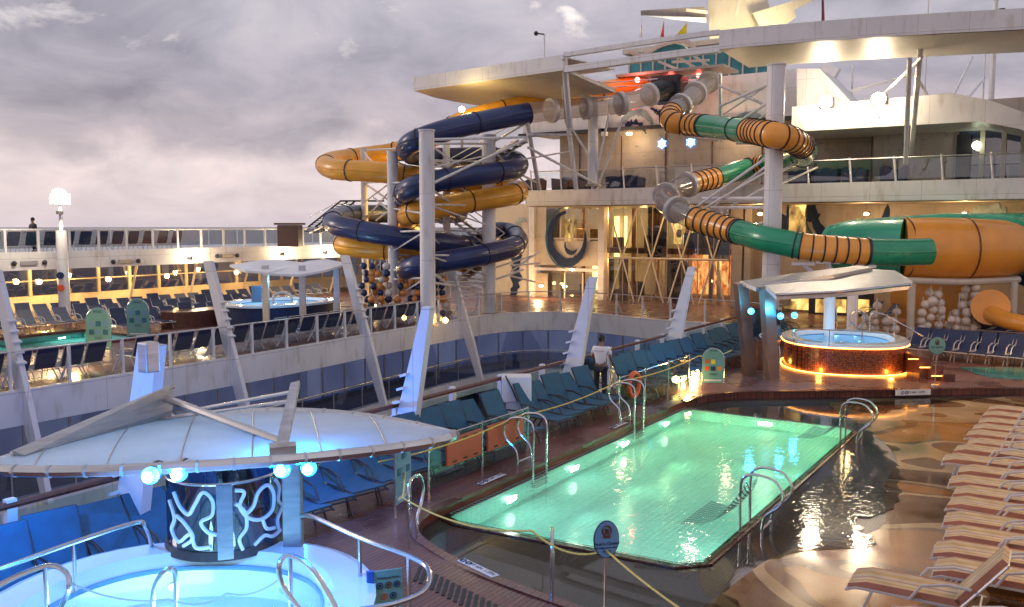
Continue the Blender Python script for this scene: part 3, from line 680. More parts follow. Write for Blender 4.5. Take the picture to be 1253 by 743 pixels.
# deck floodlight mast (port)
p=ad(75,240,46);bp=ax(78,395,UX+.4)
px_,py_=UX+.5,p.y
col=ad(77,330,42.6)
cx,cy=col.x,col.y
fm=thing('floodlight_mast','tall white pole rising above the port railing with one glaring square floodlight','floodlight',(cx,cy,0))
MB().cyl((cx,cy,0),(cx,cy,4.5),.27,.25).build('column','white_paint',fm,True)
MB().cyl((cx,cy,4.5),(cx,cy,5.75),.09,.07).build('pole','white_paint',fm,True)
MB().box((cx,cy,6.0),(.5,.8,.55),bev=.05).build('lamp_head','white_clean',fm);lf=ad(75,235,42.2);MB().ball((cx+.3,cy-.2,6.2),.38,12,8,(.5,1,.75)).build('bulb','lamp_white',fm)
MB().box((cx+.2,cy-.15,5.35),(.2,.25,.15)).build('camera_bracket','dark_frame',fm)
light('POINT',(cx+.9,cy-.6,6.2),420,(1,.85,.6),.25)
for z,mt in((2.35,'ink'),(1.75,'lifering')):
    MB().cyl((cx+.2,cy-.25,z),(cx+.24,cy-.29,z),.17,.17,14).build('round_sign',mt,fm)
# ================================================================ LOUNGERS
def lounger(name,label,cat,sling,frame,L=1.75,back=58,group=None,low=False,cushion=False,W2=.32):
    """foot towards +X, head at the origin side; stands on z=0"""
    t=thing(name,label,cat,(0,0,0),group);bl=.78
    a=R(back);hz=.36;hx=.62
    tx,tz=hx-bl*math.cos(a),hz+bl*math.sin(a)
    f=MB()
    for s in(-1,1):
        y=s*W2
        f.tube([(hx-.25,y,hz-.02),(hx,y,hz),(L-.15,y,hz),(L-.03,y,hz-.05)],.02,5)
    f.tube([(L-.05,-W2,hz-.03),(L-.05,W2,hz-.03)],.02,5);f.tube([(hx-.2,-W2,hz-.02),(hx-.2,W2,hz-.02)],.018,5)
    f.build('frame',frame,t)
    for s in(-1,1):
        MB().tube([(L-.35,s*W2,hz),(L-.2,s*(W2+.02),.0)],.018,5).build('leg',frame,t)
        MB().tube([(hx+.15,s*W2,hz),(hx-.15,s*(W2+.02),.0)],.018,5).build('leg',frame,t)
        MB().tube([(hx-.12,s*(W2+.035),hz+.26),(hx+.12,s*(W2+.035),hz+.27),(hx+.42,s*(W2+.035),hz+.2),(hx+.55,s*(W2+.03),hz+.0)],.02,5).build('armrest',frame,t)
    th=.03 if not cushion else .08
    sb=MB();n_=6;P0=[]
    for k in range(n_+1):
        x=hx+(L-.06-hx)*k/n_;sag=-.035*math.sin(math.pi*k/n_) if not cushion else 0;P0.append((x,hz+sag+(.02 if cushion else 0)-(0.06 if (k==n_ and cushion) else 0)))
    for (x0,z0),(x1,z1) in zip(P0[:-1],P0[1:]):
        b=len(sb.v);sb.v+=[Vector(q) for q in((x0,-W2,z0),(x0,W2,z0),(x1,W2,z1),(x1,-W2,z1),(x0,-W2,z0+th),(x0,W2,z0+th),(x1,W2,z1+th),(x1,-W2,z1+th))]
        sb.f+=[(b,b+1,b+2,b+3),(b+4,b+7,b+6,b+5),(b,b+3,b+7,b+4),(b+1,b+5,b+6,b+2)]
    b=len(sb.v);sb.f+=[(0,4,5,1),(b-6,b-2,b-1,b-5)];sb.build('seat',sling,t)
    bb=MB();nx,nz=math.cos(a),math.sin(a);ox,oz=nz*th,nx*th
    P1=[(hx-bl*nx*k/4,hz+bl*nz*k/4+(0.03 if cushion else 0)) for k in range(5)]
    for k,((x0,z0),(x1,z1)) in enumerate(zip(P1[:-1],P1[1:])):
        s0=.025*math.sin(math.pi*k/4)*(0 if cushion else 1);s1=.025*math.sin(math.pi*(k+1)/4)*(0 if cushion else 1)
        b=len(bb.v);bb.v+=[Vector(q) for q in((x0-s0,-W2,z0),(x0-s0,W2,z0),(x1-s1,W2,z1),(x1-s1,-W2,z1),(x0+ox-s0,-W2,z0+oz),(x0+ox-s0,W2,z0+oz),(x1+ox-s1,W2,z1+oz),(x1+ox-s1,-W2,z1+oz))]
        bb.f+=[(b,b+3,b+2,b+1),(b+4,b+5,b+6,b+7),(b,b+4,b+7,b+3),(b+1,b+2,b+6,b+5)]
    b=len(bb.v);bb.f+=[(0,1,5,4),(b-6,b-5,b-1,b-2)];bk=bb.build('backrest',sling,t)
    fr=MB()
    for s in(-1,1):fr.tube([(hx,s*(W2+.01),hz),(tx,s*(W2+.01),tz)],.018,5)
    fr.tube([(tx,-W2-.01,tz),(tx,W2+.01,tz)],.018,5);fr.build('back_frame',frame,bk)
    return t
used=set()
def place(proto,pos,rz,label,var=True):
    o=proto if proto.name not in used else copy_tree(proto)
    used.add(proto.name)
    o.location=pos;o.rotation_euler=(0,0,rz);o['label']=label
    return o
blueb=lounger('blue_lounger','x','lounger','blue_sling','dark_frame',1.62,47,'blue sling loungers along the brown rail')
blue=lounger('blue_lounger','x','lounger','blue_sling','dark_frame',1.62,62,'blue sling loungers along the brown rail')
k=0
random.seed(11)
y=2.6
while y<38:
    if 8.3<y<9.0 or 16.0<y<17.2 or 20.6<y<22.0:y+=.72;continue
    k+=1
    place(blueb if k%5==3 or k%7==0 else blue,(-11.25+random.uniform(-.05,.06),y,0),R(-9+random.uniform(-4,4)),'blue sling lounger by the brown handrail, '+ordw(k)+' of its row from the viewer')
    y+=.70
blue2=lounger('navy_rail_lounger','x','lounger','navy_sling','pale_frame',1.62,66,'navy loungers with backs to the curved glass railing')
k=0;y=12.2
while y<35.5:
    if 16.4<y<17.3:y+=.9;continue
    k+=1;ex=-25.9 if y<24 else -26.4-(y-24)*.05
    place(blue2,(ex+random.uniform(-.05,.05),y,0),R(180+random.uniform(-4,4)),'navy lounger backed on the curved glass railing, '+ordw(k)+' from the left')
    y+=.80
navb=lounger('dark_sling_lounger','x','lounger','slate_sling','pale_frame',1.75,62,'dark loungers across the port deck')
nav=lounger('dark_sling_lounger','x','lounger','slate_sling','pale_frame',1.75,45,'dark loungers across the port deck')
k=0
for r_,(X,rz,y0,y1,dy) in enumerate(((-40.2,0,17.0,34,.85),(-42.8,0,19.0,42,.88),(-36.6,0,23.4,32,.9))):
    y=y0;kk=0
    while y<y1:
        kk+=1
        place(navb if kk%4==1 else nav,(X+random.uniform(-.1,.1),y,0.0),R(rz+random.uniform(-5,5)-8),'dark port lounger, '+['row nearest the port pool','back row under amber lamps','short row right of the pool'][r_]+', '+ordw(kk)+' from left')
        y+=dy
und=lounger('railing_lounger','x','lounger','navy_sling','pale_frame',1.7,70,'dark blue loungers behind the upper port railing')
for i in range(13):
    place(und,(UX-.5,15.2+i*.95 if False else 21.6+i*.95,3.36),R(180),'dark blue lounger upright behind upper port railing, '+ordw(i+1)+' from the left')
rgt=lounger('navy_deck_lounger','x','lounger','navy_sling','pale_frame',1.75,48,'navy loungers beyond the far hot tub')
k=0
for r_,(p0,p1,n_) in enumerate((((1118,436),(1290,452),9),((1200,412),(1300,420),5),((1052,392),(1070,396),2))):
    a=az(*p0,0);b=az(*p1,0)
    for i in range(n_):
        q=a.lerp(b,i/max(1,n_-1));dv=(b-a).normalized()
        ang=math.atan2(-dv.x,dv.y)
        place(rgt,q+Vector((math.cos(ang),math.sin(ang),0))*-1.2,ang,'navy lounger beyond the far hot tub, '+['front row','back row','pair behind tub'][r_]+', '+ordw(i+1)+' from left')
# ladder-side dark loungers at the end of the starboard row
k=0
stp=lounger('striped_lounger','x','lounger','stripe_cushion','pale_frame',1.95,12,'striped cushion loungers on the wet swirl floor',cushion=True,W2=.285)
stu=lounger('raised_striped_lounger','x','lounger','stripe_cushion','pale_frame',1.95,52,'striped cushion loungers on the wet swirl floor',cushion=True,W2=.285)
random.seed(5)
ys=[(10.75,-1.95,1),(11.75,-2.55,1),(12.75,-2.1,0),(13.5,-2.2,0),(14.25,-2.15,0),(15.0,-2.25,0),(15.75,-2.3,0),(16.55,-2.3,0),(17.3,-2.45,0),(18.1,-2.4,0),(18.9,-2.75,0),(19.7,-2.65,0),(20.5,-2.5,0),(21.3,-2.6,0),(22.1,-2.55,0),(22.9,-2.5,0),(23.7,-2.5,0),(24.6,-2.45,0)]
for i,(y,x,up) in enumerate(ys):
    place(stu if up else stp,(x+1.95+(.55 if i>1 else .15),y,SZ+.012),R(180+random.uniform(-3,3)),('striped lounger with raised back, ' if up else 'flat striped cushion lounger, ')+ordw(i+1)+' of the right-hand row from the viewer')
# ================================================================ POOL LIGHTS
for i,y in enumerate((13.4,15.8,18.2,20.6)):
    for s,x in((-1,-8.78),(1,-4.44)):
        q=Vector((x-s*.06,y,-.75));t=thing('underwater_lamp','round underwater lamp, '+ordw(i+1)+' from the near end, '+('blue lounger' if s<0 else 'striped lounger')+' side','lamp',q,'underwater lamps in the lit pool')
        MB().cyl(q+Vector((s*.05,0,0)),q,.13,.13,14).build('lens','lamp_pool',t)
        light('AREA',q-Vector((s*.02,0,0)),(22,25,33,42)[i],(.95,1,(.86,.78,.58,.45)[i]),.3,target=q-Vector((s*3,0,.15)))
for x,y in((-6.6,12.3),(-6.6,21.3)):
    light('AREA',(x,11.62 if y<15 else 21.9,-.7),38,(.97,1,.62 if y>15 else .85),.35,target=(x,16.7,-.9))
for y in(12,17.5,21.5):
    light('AREA',(-37.5,y,-.6),36,(.6,1,1),.3,target=(-33,y,-.8))
# net over the pool
def net(name,label,grid,mt,steps):
    me=bpy.data.meshes.new(name);nu=len(grid);nv=len(grid[0]);vs=[];fs=[]
    for i in range(nu):
        for j in range(nv):vs.append(tuple(grid[i][j]))
    for i in range(nu-1):
        for j in range(nv-1):fs.append((i*nv+j,(i+1)*nv+j,(i+1)*nv+j+1,i*nv+j+1))
    me.from_pydata(vs,[],fs);uv=me.uv_layers.new(name='UVMap')
    du=(Vector(grid[0][0])-Vector(grid[-1][0])).length;dv=(Vector(grid[0][0])-Vector(grid[0][-1])).length
    for p in me.polygons:
        for li in p.loop_indices:
            vi=me.loops[li].vertex_index;i,j=divmod(vi,nv);uv.data[li].uv=(du*i/(nu-1),dv*j/(nv-1))
    me.materials.append(MATS[mt]);o=bpy.data.objects.new(name,me);COL.objects.link(o);return T(o,label,'net')
net('pool_net','fine pale safety net stretched over the glowing green pool',[[(-8.75+4.3*i/8,11.55+10.4*j/16,WZ+.03-.02*math.sin(math.pi*i/8)) for j in range(17)] for i in range(9)],'pool_net_mat',0)
# ================================================================ LADDERS
def hoop(loc,rz,label,group,two=True,steps=True,h=1.0,gap=.5,name='pool_ladder'):
    """local +x points over the water"""
    t=thing(name,label,'pool ladder' if two else 'handrail',loc,group)
    for s in ((-gap/2,gap/2) if two else (0,)):
        pts=catmull([(.0,s,-.75),(.0,s,.2),(-.0,s,h-.18),(-.12,s,h-.02),(-.34,s,h),(-.55,s,h-.06),(-.68,s,h-.26),(-.62,s,h-.45),(-.42,s,h-.62),(-.36,s,h-.8),(-.36,s,0)],4)
        MB().tube(pts,.024,8).build('grab_rail','steel',t,True,local=True)
    if two:
        MB().tube([(-.36,-gap/2,.12),(-.36,gap/2,.12)],.018,6).build('cross_bar','steel',t,local=True)
        if steps:
            for z in(-.25,-.5,-.75):MB().box((0,0,z),(.12,gap,.03)).build('tread','steel',t,local=True)
    t.rotation_euler=(0,0,rz)
    return t
for i,(px,py) in enumerate(((662,573),(765,517))):
    p=az(px,py,0);hoop((-8.74,p.y,0),0,['near','far'][i]+' chrome ladder rails on the blue lounger side of the pool','chrome ladders on the long pool sides')
for i,(px,py) in enumerate(((905,645),(1025,540))):
    p=az(px,py,SZ);hoop((-4.47,p.y,SZ),math.pi,['near','far'][i]+' chrome ladder with draped dark net, on the rippling shallow side','chrome ladders on the long pool sides',h=.98)
    yy=p.y
    g=[]
    for a_ in range(7):
        row=[]
        for b_ in range(9):
            u=a_/6;v=b_/8;x=-4.35-u*.95;z=SZ+.02+(.85*(1-u)**2.2)*(1-.25*math.sin(math.pi*v))
            row.append((x,yy-.32+v*.64+ (v-.5)*u*.8,max(z,WZ+.04)))
        g.append(row)
    net('draped_net','dark mesh net draped over the '+['near','far'][i]+' ladder into the glowing pool',g,'dark_net_mat',0)['group']='dark nets draped over ladders'
q=az(645,740,0);hoop((q.x+.18,q.y+.3,SZ),R(-60),'single bent chrome handrail at the near pool step','single bent handrails by the pool corner',two=False,name='bent_handrail',h=1.0)
q=az(500,672,0);hoop((q.x,q.y,0),R(-70),'single bent chrome handrail at the left pool corner','single bent handrails by the pool corner',two=False,name='bent_handrail',h=1.0)
for i,(px,py) in enumerate(((945,462),(1063,458))):
    q=az(px,py,0);hoop((q.x,q.y,0),R(-65),'chrome grab rail hoop '+['left of','right in front of'][i]+' the far mosaic hot tub','grab rails by the far hot tub',two=(i==0),steps=False,name='grab_hoop',h=.95,gap=.4)
# ================================================================ DEPTH PLAQUES
def plaque(loc,rz,label,txt,tilt=0,w=.78,h=.13):
    t=thing('depth_plaque',label,'plaque',loc,'white depth markers round the pool')
    MB().box((0,0,0),(w,h,.008),bev=.003).build('tile','plaque',t,local=True)
    x=text_mesh(txt,.085,'ink',t,wl(t)+Vector((.08,0,.0125)),(0,0,0),ext=.001)
    for k in(0,1):
        ox=-.33+k*.12
        MB().tube([(ox+math.cos(a)*.045,math.sin(a)*.045,.005) for a in [2*math.pi*j/14 for j in range(14)]],.008,4,closed=True).tube([(ox-.03,-.03,.005),(ox+.03,.03,.005)],.007,4).build('no_diving_symbol','ink',t,local=True)
    t.rotation_euler=(tilt,0,rz)
p=az(598,585,.03);plaque((-9.06,p.y,.024),R(90),'white depth marker beside the pool nearest the orange boards','4FT 6IN  1.37M')
p=az(735,517,.03);plaque((-9.06,p.y,.024),R(90),'white depth marker between the two left chrome ladders','4FT 6IN  1.37M',w=.75)
p=az(412,600,0)
p=az(588,697,0);plaque((p.x-.03,p.y-.02,.026),R(-17),'white depth marker on the near corner coping by the chequered mat','4FT 6IN  1.37M')
p=az(1003,470,0);plaque((-3.98,27.32,-.06),R(41),'white depth marker on the far step face under the mosaic hot tub','4FT 6IN  1.37M',tilt=R(90),w=1.1,h=.17)
p=ad(640+62,535,20)
# drain mat
mm=MB()
for k in range(26):
    x0=-8.0+k*.12;mm.box((x0+.6,9.25-k*.035-.2,.006),(.05,.5,.008),rz=R(30))
T(mm.build('drain_grille','black'),'long dark chequered drain grille set in the wooden deck by the near pool corner','drain')
# ================================================================ SIGNS & FENCES
def orient(px_dir=None):pass
def board_sign(loc,rz,label,shape,mt,txts,w,h,zb,post=True,group=None,name='pool_sign',dim=False):
    t=thing(name,label,'sign',loc,group);m_=MB();pts=[]
    if shape=='oval':
        pts=[(math.cos(a)*w/2,math.sin(a)*h/2) for a in [2*math.pi*i/28 for i in range(28)]]
    else:
        pts=[(-w/2,-h/2),(w/2,-h/2),(w/2,h/2-w/2)]+[(math.cos(a)*w/2,h/2-w/2+math.sin(a)*w/2) for a in [math.pi*i/12 for i in range(1,12)]]+[(-w/2,h/2-w/2)]
    zc=zb+h/2;n_=len(pts);b=0
    m_.v=[Vector((x,-.012,zc+z)) for x,z in pts]+[Vector((x,.012,zc+z)) for x,z in pts]
    m_.f=[tuple(range(n_)),tuple(range(n_,2*n_))[::-1]]+[(i,(i+1)%n_,n_+(i+1)%n_,n_+i) for i in range(n_)]
    ch=[]
    def add(mb,nm,mt_):
        vs=mb.v;me=bpy.data.meshes.new(nm);me.from_pydata([tuple(v) for v in vs],[],mb.f)
        bm=bmesh.new();bm.from_mesh(me);bmesh.ops.recalc_face_normals(bm,faces=bm.faces[:]);bm.to_mesh(me);bm.free()
        me.materials.append(MATS[mt_]);o=bpy.data.objects.new(nm,me);COL.objects.link(o);o.parent=t;return o
    bd=add(m_,'board',mt)
    add(MB().tube([(x,0,zc+z) for x,z in pts],.014,5,closed=True),'rim','steel' if shape=='arch' else 'ink')
    if shape=='arch':
        mb=MB()
        for s in(-1,1):mb.tube([(s*w/2,0,0),(s*w/2,0,zb+.02)],.018,6)
        add(mb,'post','steel')
    else:
        add(MB().cyl((0,.03,0),(0,.03,zc),.014,.014,8),'post','steel');add(MB().cyl((0,.03,0),(0,.03,.03),.12,.12,14),'base','steel')
        emb=MB()
        emb.tube([(math.cos(a)*.055,-.016,zc+.11+math.sin(a)*.062) for a in [2*math.pi*i/14 for i in range(14)]],.012,4,closed=True).box((0,-.016,zc+.10),(.05,.008,.06)).box((0,-.018,zc+.035),(.09,.008,.03))
        add(emb,'emblem','rail_wood')
    for s_,z_,tx in txts:
        o=text_mesh(tx,s_,'ink',t,wl(t)+Vector((0,-.018,zb+z_)),(R(90),0,0))
    if shape=='arch':
        cols=['orange_board','flag_yellow','sign_blue','lifering','ink','ball_orange']
        if dim:cols=['sign_blue','mural_teal']*3
        for i in range(6):
            x=-w*.28+(i%3)*w*.28;z=zc+h*.12-(i//3)*h*.2
            add(MB().box((x,-.017,z),(w*.2,.006,w*.2),bev=.002),'pictogram',cols[i])
        add(MB().box((0,-.016,zb+.08),(w*.8,.006,.05)),'caption_bar','plaque')
    t.rotation_euler=(0,0,rz);return t
p=az(741,752,0)
ZN=YAW
board_sign((p.x,p.y,0),ZN+R(12),'small oval blue sign on a thin post by the near pool corner','oval','sign_blue',[(.055,.17,'Pool is Closed'),(.032,.12,'No lifeguard on duty'),(.04,.075,'Thanks')],.30,.44,.72,name='oval_sign')
p=az(872,478,0)
board_sign((p.x,p.y,0),ZN+R(-6),'green arched rules board in chrome frame at the far left pool corner','arch','sign_green',[(.08,.93,'POOL'),(.07,.25,'RULES')],.62,1.0,.22,name='rules_board',group='arched rules boards')
for i,(px,py) in enumerate(((122,424),(170,406))):
    p=az(px,py+14,0)
    board_sign((p.x,p.y,0),ZN+R(-6),['left','right'][i]+' teal arched rules board beside the port pool','arch','sign_green',[(.12,1.35,'POOL'),(.1,.42,'RULES')],.95,1.5,.3,dim=True,name='rules_board',group='arched rules boards')
p=az(468,660,0)
board_sign((p.x-.35,p.y+.9,0),ZN+R(70),'tall arched board seen nearly edge-on behind the bent handrail','arch','sign_blue',[],.55,1.2,.3,dim=True,name='rules_board',group='arched rules boards')
p=az(1137,480,0);q=az(1137,478,0)
t=board_sign((p.x,p.y+1.2,0),ZN,'small round green sign on a post right of the far hot tub','oval','sign_green',[(.07,.2,'NO DIVING')],.5,.5,.95,name='round_sign')
# glass fences with orange boards along the left side of the pool
def glass_fence(X,y0,y1,n_,label,h=.95):
    t=thing('glass_fence',label,'glass fence',(X,(y0+y1)/2,0),'glass fence panels between blue loungers and the pool')
    for i in range(n_+1):
        y=y0+(y1-y0)*i/n_;MB().cyl((X,y,0),(X,y,h+.04),.022,.022,8).build('post','steel',t)
        for z in(.25,.75):MB().box((X,y,z),(.05,.07,.05)).build('clamp','steel',t)
        if i<n_:MB().box((X,(y+y+(y1-y0)/n_)/2,.5),(.012,(y1-y0)/n_-.05,.85)).build('pane','panel_glass',t)
    MB().tube([(X,y0,h),(X,y1,h)],.012,6).build('top_edge','steel',t)
a=az(541,600,0);b=az(636,553,0)
FX=-9.55
glass_fence(FX,12.0,15.3,2,'glass fence nearest the viewer, holding two orange rescue boards')
glass_fence(FX,19.6,24.2,3,'glass fence beyond the far left ladder, with an orange life ring')
for i,(y0,y1) in enumerate(((12.45,13.55),(13.75,15.05))):
    t=thing('rescue_board','orange rescue board with dark hand slots, '+['nearer','farther'][i]+' of the pair on the glass fence','rescue board',(FX+.05,(y0+y1)/2,.3),'orange rescue boards on the glass fence')
    MB().box((FX+.05,(y0+y1)/2,.62),(.05,y1-y0,.5),bev=.024).build('board','orange_board',t,True)
    for z in(.43,.81):
        for k in range(3):MB().box((FX+.077,y0+(y1-y0)*(.2+.3*k),z),(.006,.13,.035)).build('hand_slot','black',t)
lrg=MB().tube([(-9.5,20.35+math.cos(a)*.3,.68+math.sin(a)*.3) for a in [2*math.pi*i/20 for i in range(20)]],.06,8,closed=True).build('life_ring','lifering',None,True);T(lrg,'orange life ring hanging on the far glass fence post','life ring')
# ropes
def rope(pts,label,sag=.15,r=.014,mt='rope',name='rope'):
    out=[]
    for a,b in zip(pts[:-1],pts[1:]):
        a=Vector(a);b=Vector(b)
        for k in range(12):
            t=k/12;p=a.lerp(b,t);p.z-=sag*4*t*(1-t);out.append(p)
    out.append(Vector(pts[-1]));return T(MB().tube(out,r,5).build(name,mt,None,True),label,'rope')
sgn=az(741,752,0)
q1=az(500,672,0);q2=az(645,740,0)
rope([(-9.55,11.4,.95),(q1.x-.1,q1.y,.75),(q2.x-.0,q2.y+.1,.92),(sgn.x,sgn.y,.80),(-1.6,7.6,.72)],'yellow rope strung between chrome handrails and the oval blue sign')
L1=az(662,573,0).y;L2=az(765,517,0).y
rope([(-9.2,10.3,1.0),(-9.3,L1,.95),(-9.3,L2,.98),(-9.3,24.3,.95),(-8.9,26.0,.95)],'yellow rope running along the left ladders toward the rules board',sag=.1)
# ================================================================ CABINET
cb_=thing('white_cabinet','small white cabinet with black strap standing by the brown handrail','cabinet',az(630,498,0))
p=ad(632,481,20.6);MB().box((p.x,p.y,.9),(.7,.5,.6),rz=YAW,bev=.03).build('body','white_clean',cb_)
MB().box((p.x,p.y,.3),(.5,.4,.6),rz=YAW).build('plinth','white_paint',cb_)
MB().tube([(p.x-.1,p.y-.32,1.22),(p.x+.1,p.y-.36,.95),(p.x+.25,p.y-.34,.65)],.02,5).build('strap','black',cb_)
# lounger underlights
for i,(px,py) in enumerate(((835,462),(851,456),(848,466))):
    p=az(px,py,.12);T(MB().ball(p,.13,10,8).build('deck_lamp','lamp_warm',None,True),'round yellow lamp low under blue loungers near rules board, '+['left','upper right','lower right'][i]+' of three','lamp','low yellow lamps near the rules board')
light('POINT',az(842,466,.3),25,(1,.7,.2),.1)
# ================================================================ SPA (two hot tubs, one near, one far, one port)
def se(c,rx,ry,n_=40,p=2.4,rot=0):
    o=[]
    for i in range(n_):
        a=2*math.pi*i/n_;x=abs(math.cos(a))**(2/p)*rx*(1 if math.cos(a)>=0 else -1);y=abs(math.sin(a))**(2/p)*ry*(1 if math.sin(a)>=0 else -1)
        o.append((c[0]+x*math.cos(rot)-y*math.sin(rot),c[1]+x*math.sin(rot)+y*math.cos(rot)))
    return o
def ringf(m_,A,B,za,zb):
    n_=len(A);b=len(m_.v);m_.v+=[Vector((p[0],p[1],za)) for p in A]+[Vector((p[0],p[1],zb)) for p in B]
    for i in range(n_):
        j=(i+1)%n_;m_.f.append((b+i,b+j,b+n_+j,b+n_+i))
def hot_tub(c,label,rx,ry,rot,h,skirt,strip=False,group='raised round hot tubs'):
    t=thing('hot_tub',label,'hot tub',(c[0],c[1],0),group)
    o0=se(c,rx,ry,rot=rot);o1=se(c,rx-.08,ry-.08,rot=rot);o2=se(c,rx-.42,ry-.42,rot=rot);o3=se(c,rx-.52,ry-.52,rot=rot);o4=se(c,rx-.95,ry-.95,rot=rot);o5=se(c,rx-1.05,ry-1.05,rot=rot)
    m_=MB();ringf(m_,o1,o1,0,h-.1);m_.build('skirt',skirt,t,True)
    m_=MB();ringf(m_,o0,o0,h-.12,h-.02);ringf(m_,o0,o1,h-.02,h);ringf(m_,o1,o2,h,h);ringf(m_,o2,o3,h,h-.14);ringf(m_,o3,o3,h-.14,h-.5);ringf(m_,o3,o4,h-.5,h-.52);ringf(m_,o4,o5,h-.52,h-.9);m_.flat([o5],h-.9);ringf(m_,o0,o1,h-.12,h-.12)
    m_.build('shell','acrylic',t,True)
    MB().flat([o3],h-.2).build('water','tub_water_mat',t,fix=False)
    for k in range(8):
        p=Vector((*o3[k*5+2],h-.36));cc=Vector((c[0],c[1],h-.36));d=(cc-p).normalized()
        MB().cyl(p,p+d*.03,.045,.045,10).build('jet','steel',t)
    MB().tube([(x,y,h-.16) for x,y in o3],.03,6,closed=True).build('waterline_trim','sign_blue',t)
    if strip:
        m_=MB().tube([(x,y,h-.13) for x,y in o0],.018,5,closed=True);m_.build('upper_light_strip','strip_amber',t)
        m_=MB().tube([(x,y,.03) for x,y in se(c,rx+.02,ry+.02,rot=rot)],.02,5,closed=True);m_.build('lower_light_strip','strip_amber',t)
    return t
NT=(-7.24,5.08)
nt_=hot_tub(NT,'near white hot tub glowing blue at the lower left under the leaf canopy',1.95,2.05,YAW,1.0,'white_clean')
for dx,dy in((.9,.5),(-.9,.6),(0,-.9),(-.3,.9)):
    light('POINT',(NT[0]+dx,NT[1]+dy,.5),13,(.42,.8,1),.2)
FT=(-6.75,31.0)
ft=hot_tub(FT,'far hot tub with amber mosaic skirt and glowing light strips',2.0,2.3,R(20),1.0,'mosaic_amber',True)
light('POINT',(FT[0]+.4,FT[1],.6),40,(.25,.6,1),.15);light('POINT',(FT[0]-.6,FT[1]-.8,.6),40,(.25,.6,1),.15)
dd=(Vector((0,0,0))-Vector((FT[0],FT[1],0))).normalized()
pp=ad(1030,447,27.9);MB().box((pp.x+.02,pp.y-.02,.45),(.95,.06,.5),rz=YAW-R(4)).build('access_hatch','rail_wood',ft)
for k in range(4):
    a_=R(-150+k*55);light('POINT',(FT[0]+2.35*math.cos(a_),FT[1]+2.35*math.sin(a_),.12),9,(1,.42,.06),.08)
# steps beside the far tub
stp_=thing('tub_steps','short flight of amber lit steps on the right of the far hot tub','steps',(-3.9,30.2,0))
for k in range(3):
    MB().box((-4.35+k*.35,30.2-k*.1,.33-k*.11),(.36,1.3,.66-k*.22),rz=YAW).build('step','rail_wood',stp_)
    MB().box((-4.33+k*.35,29.5-k*.08,.6-k*.22),(.3,.04,.02),rz=YAW).build('step_light','strip_amber',stp_)
PT=(-30.6,28.8);PT=(PT[0]-2.6,PT[1]+1.2)
pt=hot_tub(PT,'port hot tub with dark blue curved skirt below a twin wing canopy',2.3,2.9,0,1.05,'navy_sling')
light('POINT',(PT[0],PT[1],.7),90,(.4,.7,1),.2)
# rails of the hot tubs
def tubrail(pts,label,r=.026,posts=(),name='tub_rail',mt='steel',group='curved chrome rails round the hot tubs',smooth=5):
    P=catmull(pts,smooth);z0=min(p.z for p in P);t=thing(name,label,'handrail',(P[0].x,P[0].y,0),group)
    MB().tube(P,r,8).build('rail',mt,t,True)
    for i,zb in posts:
        p=Vector(pts[i]);MB().cyl((p.x,p.y,zb),p,r*.8,r*.8,8).build('post',mt,t)
    return t
def lift(px,py,z):return az(px,py,z)
# near tub rails
tubrail([lift(362,660,1.0),lift(366,637,1.28),lift(380,632,1.42),lift(440,658,1.42),lift(500,680,1.42),lift(524,697,1.38),lift(520,722,1.3),lift(485,738,1.25),lift(440,746,1.2)],'long chrome guard rail curling round the near tub beside its sign',posts=((4,0),(3,0),(7,.0)))
tubrail([lift(-40,708,1.42),lift(0,696,1.42),lift(90,664,1.42),lift(165,640,1.42),lift(178,645,1.36),lift(186,668,1.0)],'straight chrome guard rail behind the near tub in front of blue loungers',posts=((2,0.9),))
tubrail([lift(-30,745,1.3),lift(0,716,1.42),lift(55,693,1.5),lift(80,700,1.45),lift(84,722,1.3),lift(70,750,1.0)],'curved chrome entry rail at the lower left edge of the near tub',posts=((2,.9),))
tubrail([lift(420,760,1.0),lift(385,700,1.4),lift(355,680,1.5),lift(342,690,1.45),lift(345,715,1.25),lift(366,745,1.0)],'curved chrome entry rail on the right of the near tub',posts=((2,.5),))
tubrail([lift(186,752,.6),lift(190,715,1.1),lift(207,696,1.3),lift(215,706,1.2),lift(214,752,.7)],'narrow chrome hoop rising from the water of the near tub')
rope([lift(84,712,1.35),lift(206,733,1.2),lift(278,726,1.15),lift(345,705,1.3)],'thin grey rope slung between the near tub rails',sag=.08,r=.009,mt='rope_grey',name='grey_rope')
# far tub rails
def fr(px,py,d=29):return ad(px,py,d)
tubrail([fr(975,420,27.3),fr(972,404,27.5),fr(1015,404,27.6),fr(1055,406,28),fr(1092,409,28.6)],'low chrome rail round the front of the far hot tub rim',posts=((1,.95),(2,.95),(3,.95)),mt='steel',r=.02,smooth=3)
tubrail([fr(1040,400,31.5),fr(1041,385,31.5),fr(1052,380,31.5),fr(1058,390,31.5),fr(1050,402,31.5),fr(1042,394,31.5)],'looped chrome grab rail at the back left of the far tub',r=.03)
tubrail([fr(1064,405,31),fr(1066,385,31),fr(1078,384,31),fr(1095,392,31),fr(1130,412,30.5)],'long chrome stair rail descending right from the far tub',posts=((3,.0),),r=.03)
tubrail([fr(1014,408,33),fr(1013,378,33),fr(1022,375,33),fr(1024,404,33)],'upright chrome hoop behind the far tub',r=.03)
